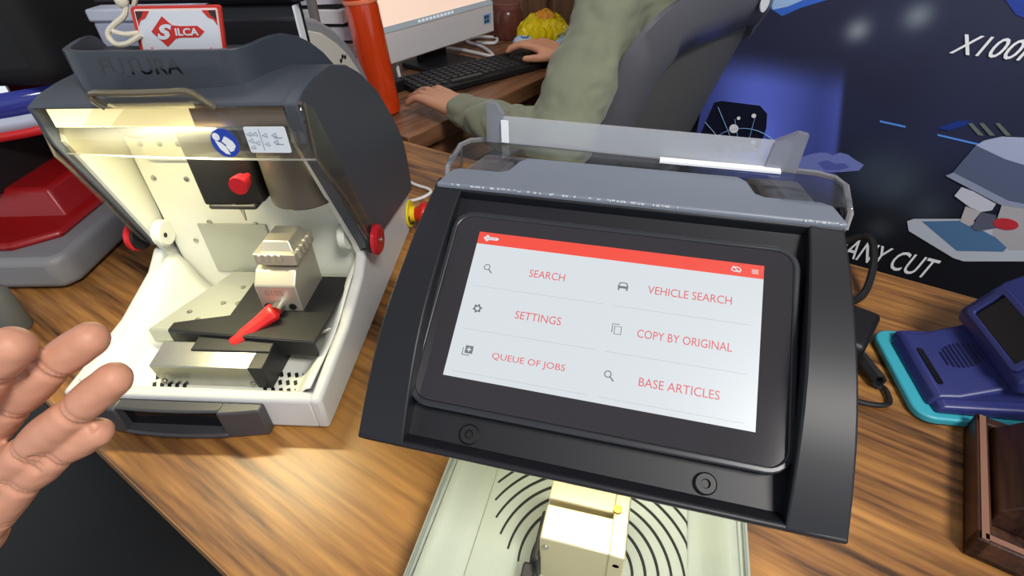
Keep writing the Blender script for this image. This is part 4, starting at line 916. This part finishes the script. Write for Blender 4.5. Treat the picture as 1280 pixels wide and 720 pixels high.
# black adapter, its lead and coil behind the right machine
o = MB().box((0, 0, 0.016), (0.055, 0.075, 0.030)).build('power_adapter', BLACK, bevel=0.006, loc=(0.243, 0.538, 0.751), rot=(0, 0, radians(-26))); tag(o, 'black power adapter on the counter right of the central machine', 'adapter')
b = MB(); b.tube(spline([(0.225, 0.66, 0.756), (0.26, 0.705, 0.775), (0.292, 0.70, 0.80), (0.297, 0.665, 0.785), (0.285, 0.625, 0.760), (0.255, 0.60, 0.756)], 8), 0.0048, 8); o = b.build('black_cable', mat('cable_black', (20, 20, 22), 0.45)); tag(o, 'black cable looping behind the right side of the central machine', 'cable')
b = MB()
hx = []
for i in range(90):
    u = i / 89; cx, cy = 0.255 + 0.012 * u, 0.505 - 0.035 * u
    hx.append((cx + 0.006 * cos(i * 0.9), cy + 0.002 * sin(i * 0.9), 0.759 + 0.006 * sin(i * 0.9)))
b.tube(hx, 0.0022, 6); b.tube(spline([hx[-1], (0.273, 0.465, 0.755), (0.272, 0.445, 0.754), (0.252, 0.440, 0.754), (0.225, 0.445, 0.754)], 6), 0.0026, 6)
o = b.build('coiled_lead', mat('cable_black', (20, 20, 22), 0.45)); tag(o, 'black coiled lead below the adapter right of the central machine', 'cable')

# ------------------------------------------------------------------ blue device on a turquoise base
bd = thing('blue_device', 'dark blue desktop device with slot and grille on a turquoise base plate', 'device', (0.287, 0.428, 0.75), radians(6))
BLUE = mat('navy_blue_plastic', (44, 50, 108), 0.36); BLUED = mat('deep_blue_plastic', (22, 26, 84), 0.4)
TURQ = mat('turquoise_plastic', (56, 158, 176), 0.4)
b = MB(); b.prism(rrect(0.004, -0.002, 0.34, 0.128, 0.018, 5), 0.002, 0.011, 'xy'); b.build('base_plate', TURQ, bd, bevel=0.002)
b = MB(); b.prism(rrect(0.006, 0.0, 0.338, 0.126, 0.018, 5), 0.0, 0.002, 'xy'); b.build('base_gasket', mat('gasket', (30, 50, 58), 0.6), bd)
b = MB(); b.prism([(0.016, 0.011), (0.022, 0.026), (0.042, 0.028), (0.085, 0.050), (0.115, 0.060), (0.30, 0.060), (0.30, 0.011)], 0.014, 0.108, 'xz'); b.prism([(0.020, 0.011), (0.024, 0.022), (0.30, 0.040), (0.30, 0.011)], 0.004, 0.118, 'xz')
b.build('lower_body', BLUE, bd, bevel=0.004, seg=3)
b = MB(); b.prism([(0.074, 0.046), (0.072, 0.060), (0.096, 0.100), (0.130, 0.125), (0.30, 0.16), (0.30, 0.046)], 0.006, 0.116, 'xz'); b.build('upper_body', BLUE, bd, bevel=0.004, seg=3)
# opening in the upper body's face
fx = Vector((0.024, 0, 0.040)).normalized()
OM = Matrix(((fx.x, 0, -fx.z, 0.072), (0, 1, 0, 0.061), (fx.z, 0, fx.x, 0.060), (0, 0, 0, 1)))
b = MB(); b.prism(rrect(0.008, -0.038, 0.038, 0.038, 0.003, 3), 0.0002, 0.0012, 'xy', 0, OM); b.build('opening', mat('opening_black', (5, 6, 10), 0.3), bd)
b = MB(); b.ring(rrect(0.003, -0.045, 0.044, 0.045, 0.004, 3), rrect(0.008, -0.038, 0.038, 0.038, 0.003, 3), 0.0, 0.0045, 0, OM); b.build('opening_frame', BLUE, bd, bevel=0.001)
b = MB(); b.prism(rrect(0.028, 0.030, 0.0335, 0.082, 0.0025, 3), 0.0272, 0.0280, 'xy'); b.build('card_slot', mat('opening_black', (5, 6, 10), 0.3), bd)
sl = Vector((0.043, 0, 0.022)).normalized()
SM = Matrix(((sl.x, 0, -sl.z, 0.042), (0, 1, 0, 0.061), (sl.z, 0, sl.x, 0.028), (0, 0, 0, 1)))
for k in range(9):
    hw = 0.017 * sqrt(max(0.05, 1 - ((k - 4) / 4.8) ** 2))
    MB().box((0.006 + k * 0.0036, 0.004, 0.0004), (0.0016, 2 * hw, 0.001), 0, SM).build('grille_slot', mat('grille_dark', (20, 22, 66), 0.5), bd)
b = MB(); b.prism([(0.125, 0.122), (0.30, 0.157), (0.30, 0.166), (0.124, 0.131)], 0.004, 0.118, 'xz'); b.build('top_plate', TURQ, bd, bevel=0.002)
b = MB(); b.prism([(0.135, 0.134), (0.30, 0.1665), (0.30, 0.1675), (0.135, 0.135)], 0.015, 0.106, 'xz'); b.build('top_screen', mat('dim_screen', (96, 98, 78), 0.3), bd)
# brown box
wb_ = thing('wooden_box', 'dark brown wooden box with wire hooks at the right frame edge', 'box', (0.289, 0.293, 0.75), radians(-18.5))
b = MB(); b.box((0.11, 0.0725, 0.004), (0.22, 0.145, 0.007)); b.box((0.005, 0.0725, 0.013), (0.010, 0.145, 0.025)); b.box((0.11, 0.005, 0.013), (0.22, 0.010, 0.025)); b.box((0.11, 0.140, 0.013), (0.22, 0.010, 0.025)); b.box((0.215, 0.0725, 0.013), (0.010, 0.145, 0.025)); b.build('tray', WOODBOX, wb_, bevel=0.0015)
b = MB(); b.prism([(0.013, 0.008), (0.20, 0.008), (0.20, 0.115), (0.075, 0.115), (0.013, 0.026)], 0.034, 0.132, 'xz'); b.build('case', WOODBOX, wb_, bevel=0.002)
MB().box((0.005, 0.0725, 0.0262), (0.005, 0.142, 0.0008)).build('rim_strip', mat('rim_tan', (128, 92, 76), 0.45), wb_)
MB().box((0.11, 0.005, 0.0262), (0.21, 0.005, 0.0008)).build('rim_strip', mat('rim_tan', (128, 92, 76), 0.45), wb_)
b = MB(); b.tube(spline([(0.036, 0.031, 0.034), (0.038, 0.028, 0.022), (0.048, 0.022, 0.012), (0.075, 0.018, 0.010)], 6), 0.0010, 6); b.build('wire_hook', STEEL, wb_)
b = MB(); b.tube(spline([(0.030, 0.128, 0.050), (0.026, 0.136, 0.066), (0.032, 0.138, 0.074), (0.060, 0.130, 0.098)], 6), 0.0010, 6); b.build('wire_hook', STEEL, wb_)
b = MB(); b.box((0.066, 0.028, 0.022), (0.03, 0.012, 0.03)); b.build('wood_block', mat('tan_wood', (140, 90, 52), 0.5), wb_, bevel=0.003)

# ------------------------------------------------------------------ office chair
PH = radians(57.4); CW = Vector((cos(PH), sin(PH), 0)); CF = Vector((-sin(PH), cos(PH), 0)); REC = math.tan(radians(19))
CC = Vector((0.034, 1.158, 0.0))
def cb(a, z, d=0.0):
    """point on the backrest: a metres across, z height, d forward"""
    return CC + CW * a + CF * (-(z - 0.8) * REC + 0.7 * (a - 0.03) ** 2 + d) + Vector((0, 0, z))
ch = thing('office_chair', 'black mesh office chair with grey frame that the person sits on', 'chair', (CC.x - 0.25 * sin(PH), CC.y + 0.25 * cos(PH), 0), 0)
off = Vector((CC.x - 0.25 * sin(PH), CC.y + 0.25 * cos(PH), 0))
def cl_(p): return tuple(Vector(p) - off)
b = MB(); b.grid(14, 20, lambda u, v: cl_(cb(-0.145 + 0.385 * u, 0.56 + 0.39 * v, 0.004)))
b.build('mesh_back', mat('chair_mesh', (92, 92, 90), 0.75, bump=0.5, bump_scale=420), ch, thick=0.004)
oo = rrect(-0.205, 0.50, 0.272, 1.03, 0.115, 8); ii = rrect(-0.122, 0.58, 0.226, 0.935, 0.075, 8); nn_ = len(oo)
vs = []
for (pa, d_) in ((oo, 0.004), (oo, -0.008), (None, -0.022), (ii, -0.012), (ii, 0.010), (None, 0.014)):
    for k in range(nn_):
        a_, z_ = pa[k] if pa else ((oo[k][0] * 0.5 + ii[k][0] * 0.5), (oo[k][1] * 0.5 + ii[k][1] * 0.5))
        vs.append(cl_(cb(a_, z_, d_)))
fs = [(q * nn_ + k, q * nn_ + (k + 1) % nn_, ((q + 1) % 6) * nn_ + (k + 1) % nn_, ((q + 1) % 6) * nn_ + k) for q in range(6) for k in range(nn_)]
b = MB(); b.add(vs, fs); b.build('back_frame', mat('chair_frame', (100, 101, 108), 0.34), ch, smooth=70)
e = cb(0.115, 0.985, -0.024); q = CF * -1
MB().lathe([(0.0001, 0), (0.017, 0), (0.017, 0.002), (0.0001, 0.002)], 18, 0, Matrix.Translation(cl_(e)) @ q.to_track_quat('Z', 'Y').to_matrix().to_4x4()).build('white_sticker', mat('paper_white', (232, 234, 238), 0.6), ch)
SM_ = Matrix.Translation((0, 0, 0)) @ RZ(PH)
b = MB(); b.box((0, 0.03, 0.46), (0.46, 0.46, 0.07), 0, SM_); b.build('seat', mat('chair_black', (38, 38, 40), 0.7), ch, bevel=0.03, seg=3)
b = MB(); b.lathe([(0.0001, 0.06), (0.03, 0.06), (0.03, 0.25), (0.02, 0.25), (0.02, 0.43), (0.0001, 0.43)], 14); b.build('gas_lift', BLACK, ch)
for k in range(5):
    a = 2 * pi * k / 5 + 0.4
    b = MB(); b.tube([(0, 0, 0.10), (0.28 * cos(a), 0.28 * sin(a), 0.065)], [0.026, 0.016], 8); b.ball((0.28 * cos(a), 0.28 * sin(a), 0.032), 0.031); b.build('leg', BLACK, ch)
b = MB(); b.tube([cl_(cb(0.03, 0.58, -0.02)), cl_(cb(0.03, 0.50, -0.03)), (0, -0.0, 0.42)], 0.022, 8); b.build('back_support', BLACK, ch)

# ------------------------------------------------------------------ seated person
SKIN = mat('skin', (206, 152, 122), 0.5, noise_amt=0.08, noise_scale=40, bump=0.08, bump_scale=150)
JACK = mat('olive_cotton', (126, 131, 109), 0.85, noise_amt=0.12, noise_scale=25, bump=0.25, bump_scale=260, sheen=0.2)
W3 = CW; F3 = CF
def tors(z): return Vector((-0.036, 1.270, 0)) + F3 * (-(z - 0.9) * 0.26) + Vector((0, 0, z))
shL = tors(1.0) - W3 * 0.175; shR = tors(1.0) + W3 * 0.175
elL = Vector((-0.168, 0.900, 0.798)); wrL = Vector((-0.412, 1.080, 0.790))
wrR = Vector((-0.268, 1.520, 0.790)); elR = Vector((-0.020, 1.470, 0.80))
hipL = tors(0.53) - W3 * 0.09 + F3 * 0.02; hipR = tors(0.53) + W3 * 0.09 + F3 * 0.02
knL = hipL + F3 * 0.40 - W3 * 0.03 + Vector((0, 0, 0.02)); knR = hipR + F3 * 0.40 + W3 * 0.03 + Vector((0, 0, 0.02))
anL = knL + F3 * 0.02 + Vector((0, 0, -0.45)); anR = knR + F3 * 0.02 + Vector((0, 0, -0.45))
pr = thing('person', 'person in an olive jacket seated at the computer, hands on keyboard and mouse', 'person', (hipL.x * 0.5 + hipR.x * 0.5, hipL.y * 0.5 + hipR.y * 0.5, 0), 0)
po = pr.location.copy()
def hand_caps(wr, fwd, side, s, lift, curl, spread=1.0, thumb_out=True):
    """palm and five fingers; fwd points along the hand, side across it towards the thumb"""
    up = Vector((0, 0, 1)); caps = []
    pal = wr + fwd * 0.05 + up * lift
    for k in range(4):
        o_ = side * (0.030 - 0.020 * k)
        kn = wr + fwd * (0.088 - 0.006 * abs(k - 1)) + o_ + up * (lift + 0.004)
        caps.append((wr + o_ * 0.55, 0.017, kn, 0.0115))
        L = (0.040, 0.045, 0.041, 0.032)[k]
        dirn = (fwd + side * (0.16 - 0.10 * k) * spread).normalized()
        m1 = kn + dirn * L + up * (0.004 - curl * 0.2); m2 = m1 + dirn * L * 0.62 + up * (-curl * 0.6); m3 = m2 + dirn * L * 0.48 + up * (-curl * 0.7)
        caps += [(kn, 0.0108, m1, 0.0092), (m1, 0.0092, m2, 0.0083), (m2, 0.0083, m3, 0.0074)]
    t0 = wr + fwd * 0.025 + side * 0.028; t1 = t0 + fwd * 0.032 + side * 0.026 + up * -0.004; t2 = t1 + fwd * 0.030 + side * 0.008 + up * -0.004
    caps += [(wr + fwd * 0.01 + side * 0.01, 0.016, t0, 0.0135), (t0, 0.0135, t1, 0.0108), (t1, 0.0108, t2, 0.0088)]
    return caps
hl_ = (Vector((-0.50, 1.155, 0.79)) - wrL); hl_.z = 0; fwdL = hl_.normalized(); sideL = Vector((-fwdL.y, fwdL.x, 0)) * -1
fwdL = Vector((-0.86, 0.50, 0)).normalized(); sideL = Vector((0.50, 0.86, 0)).normalized()
fwdR = Vector((-0.90, 0.42, 0)).normalized(); sideR = Vector((-0.42, -0.90, 0)).normalized()
caps = [(tors(0.55), 0.10, tors(0.75), 0.09), (tors(0.75), 0.09, tors(0.98), 0.09), (shL, 0.055, shR, 0.055), (tors(1.02), 0.07, tors(1.14), 0.052), (tors(1.14), 0.05, tors(1.20) + F3 * 0.03, 0.05),
        (shL, 0.048, elL, 0.038), (elL, 0.038, wrL, 0.025), (shR, 0.048, elR, 0.038), (elR, 0.038, wrR, 0.025),
        (hipL, 0.085, knL, 0.055), (knL, 0.054, anL, 0.035), (hipR, 0.085, knR, 0.055), (knR, 0.054, anR, 0.035),
        (anL + Vector((0, 0, -0.03)), 0.033, anL + F3 * 0.14 + Vector((0, 0, -0.045)), 0.028), (anR + Vector((0, 0, -0.03)), 0.033, anR + F3 * 0.14 + Vector((0, 0, -0.045)), 0.028)]
caps += hand_caps(wrL, fwdL, sideL, 1, 0.004, 0.014) + hand_caps(wrR, fwdR, sideR, 1, 0.012, 0.016)
hd = tors(1.29) + F3 * 0.05
FR = Matrix(((W3.x, F3.x, 0, 0), (W3.y, F3.y, 0, 0), (0, 0, 1, 0), (0, 0, 0, 1)))
balls = [(hd, (0.076, 0.095, 0.112), FR), (hd + F3 * 0.035 + Vector((0, 0, -0.06)), (0.055, 0.060, 0.060), FR), (hd + F3 * 0.098 + Vector((0, 0, -0.018)), (0.013, 0.016, 0.026), FR)]
for s in (-1, 1): balls.append((hd + W3 * (s * 0.078) + Vector((0, 0, -0.01)), (0.012, 0.022, 0.034), FR))
def rel(caps): return [(Vector(a) - po, ra, Vector(b_) - po, rb) for a, ra, b_, rb in caps]
def relb(bl): return [(Vector(x[0]) - po, x[1], x[2]) for x in bl]
body = organic('body', rel(caps), SKIN, pr, 0.0042, 5, relb(balls))
# face details
fd = MB()
for s in (-1, 1): fd.ball(tuple(hd - po + W3 * (s * 0.032) + F3 * 0.086 + Vector((0, 0, 0.006))), 0.011)
fd.build('eyes', mat('eye_dark', (40, 30, 26), 0.2), pr)
fd = MB(); fd.ball(tuple(hd - po + F3 * 0.093 + Vector((0, 0, -0.062))), (0.020, 0.020, 0.007)); fd.build('mouth', mat('lip', (150, 90, 84), 0.4), pr)
organic('hair', [], mat('black_hair', (18, 16, 15), 0.6, bump=0.5, bump_scale=300), pr, 0.006, 4, relb([(hd + Vector((0, 0, 0.035)) - F3 * 0.012, (0.084, 0.102, 0.100), FR), (hd - F3 * 0.04 + Vector((0, 0, -0.02)), (0.078, 0.07, 0.09), FR)]))
# jacket and trousers
def crease(co, n):
    k = noise.noise(co * 13.0) * 0.009 + (abs(noise.noise(Vector((co.x * 22, co.y * 22, co.z * 34)))) - 0.2) * 0.010
    return co + n * k
jc = [(shL, 0.066, shR, 0.066), (tors(0.98) - W3 * 0.09, 0.09, tors(0.98) + W3 * 0.09, 0.09),
      (shL, 0.068, shL.lerp(elL, 0.5), 0.063), (shL.lerp(elL, 0.5), 0.063, elL, 0.056), (elL, 0.056, elL.lerp(wrL, 0.55), 0.047), (elL.lerp(wrL, 0.55), 0.047, elL.lerp(wrL, 0.93), 0.038),
      (shR, 0.068, elR, 0.056), (elR, 0.056, elR.lerp(wrR, 0.93), 0.040)]
jb = [(tors(z_), (0.182 - 0.02 * k_, 0.118, 0.13), FR) for k_, z_ in ((1, 0.64), (0.6, 0.74), (0.2, 0.84), (0, 0.94))]
jk = organic('jacket', rel(jc), JACK, pr, 0.006, 4, relb(jb), crease)
cv = MB()
cv.grid(28, 3, lambda u, v: tuple(tors(1.035 + 0.055 * v) - po + W3 * ((0.088 - 0.020 * v) * cos(2 * pi * u)) + F3 * (0.012 + (0.082 - 0.018 * v) * sin(2 * pi * u)) + Vector((0, 0, -0.018 * sin(2 * pi * u)))))
cv.build('collar', JACK, pr, smooth=80, thick=0.008)
sm = MB(); a0 = shL.lerp(elL, 0.05)
sm.tube([tuple(shL - po + W3 * (-0.012 + 0.075 * cos(a * pi / 14)) * 0.4 + F3 * (0.070 * cos(a * pi / 10) + 0.01) + Vector((0, 0, 0.055 * sin(a * pi / 10) + 0.01)) - W3 * 0.035) for a in range(0, 10)], 0.0045, 6)
sm.build('shoulder_seam', JACK, pr)
tc_ = [(hipL, 0.100, knL, 0.072), (knL, 0.070, anL, 0.052), (hipR, 0.100, knR, 0.072), (knR, 0.070, anR, 0.052), (tors(0.52), 0.135, tors(0.60), 0.13)]
organic('trousers', rel(tc_), mat('dark_denim', (38, 42, 54), 0.85), pr, 0.008, 4)
for an in (anL, anR):
    organic('shoe', rel([(an + Vector((0, 0, -0.045)), 0.045, an + F3 * 0.15 + Vector((0, 0, -0.048)), 0.040)]), BLACK, pr, 0.006, 3)

# lime cushion on the lap side
o = MB().ball((0, 0, 0), (0.09, 0.07, 0.032)).build('cushion', mat('lime_fabric', (146, 172, 40), 0.85), loc=(-0.335, 1.340, 0.668), rot=(0.1, 0, 1.0)); tag(o, 'lime green cushion on the lap under the desk edge', 'cushion')

# ------------------------------------------------------------------ hand in the foreground
def cp(px, py, d):
    v = FF + RR * ((px - 640) / 670.0) + DD * ((py - 360) / 670.0)
    return Vector((0, 0, 1.2)) + v * d
HSK = mat('hand_skin', (194, 138, 112), 0.5, noise_amt=0.07, noise_scale=40, bump=0.12, bump_scale=260)
fing = [  # (knuckle, middle joint, last joint, tip) as picture place and distance
    [(-75, 560, 0.265), (-40, 505, 0.235), (-12, 462, 0.225), (14, 434, 0.222)],
    [(-50, 570, 0.272), (16, 505, 0.250), (66, 456, 0.240), (112, 424, 0.238)],
    [(-38, 628, 0.275), (36, 562, 0.252), (94, 514, 0.243), (142, 474, 0.240)],
    [(-30, 668, 0.278), (32, 600, 0.262), (75, 566, 0.255), (122, 540, 0.251)]]
rad = [(0.0120, 0.0100, 0.0092, 0.0086), (0.0112, 0.0090, 0.0086, 0.0078), (0.0112, 0.0090, 0.0084, 0.0076), (0.0108, 0.0086, 0.0078, 0.0068)]
hc = []
wr = cp(-170, 800, 0.33); fa = cp(-420, 1150, 0.42)
for f_, r_ in zip(fing, rad):
    P_ = [cp(*q) for q in f_]
    for i in range(3):
        a_, b_, ra_, rb_ = P_[i], P_[i + 1], r_[i], r_[i + 1]
        for k_ in range(4):                                  # phalanges swell between the joint creases
            u0, u1 = k_ / 4, (k_ + 1) / 4
            w0, w1 = (0.91 + 0.13 * sin(pi * u0) if i < 2 or u0 < 0.5 else 1.04), (0.91 + 0.13 * sin(pi * u1) if i < 2 or u1 < 0.5 else 1.04)
            hc.append((a_.lerp(b_, u0), (ra_ + (rb_ - ra_) * u0) * w0, a_.lerp(b_, u1), (ra_ + (rb_ - ra_) * u1) * w1))
    hc.append((wr.lerp(P_[0], 0.12), 0.019, P_[0], 0.0135))
hc += [(cp(-110, 640, 0.283), 0.018, cp(-38, 672, 0.283), 0.013)]
hc += [(wr.lerp(cp(-120, 620, 0.28), 0.25), 0.018, cp(-175, 580, 0.262), 0.0125), (cp(-175, 580, 0.262), 0.0122, cp(-150, 520, 0.240), 0.0105), (cp(-150, 520, 0.240), 0.0105, cp(-118, 470, 0.225), 0.009)]
hc += [(wr, 0.026, fa, 0.036)]
hr = thing('hand', 'open left hand reaching in from the left frame edge, palm and four fingers spread', 'hand', tuple(wr), 0)
CRE = []
for f_ in fing:
    P_ = [cp(*q) for q in f_]
    for i in (1, 2):
        CRE.append((P_[i] - wr, (P_[i + 1] - P_[i - 1]).normalized()))
    CRE.append((P_[0].lerp(P_[1], 0.45) - wr, (P_[1] - P_[0]).normalized()))
def hand_post(co, n):
    d_ = 0.0
    for J, ax in CRE:
        r_ = co - J
        if r_.length < 0.0125:
            t_ = r_.dot(ax)
            d_ = max(d_, math.exp(-(t_ / 0.0016) ** 2) * 0.0016, 0.6 * math.exp(-((t_ - 0.0042) / 0.0010) ** 2) * 0.0012)
    return co - n * d_ + n * (noise.noise(co * 180) * 0.0003)
organic('hand_skin', [(a - wr, ra, b_ - wr, rb) for a, ra, b_, rb in hc], HSK, hr, 0.00125, 6, (), hand_post)
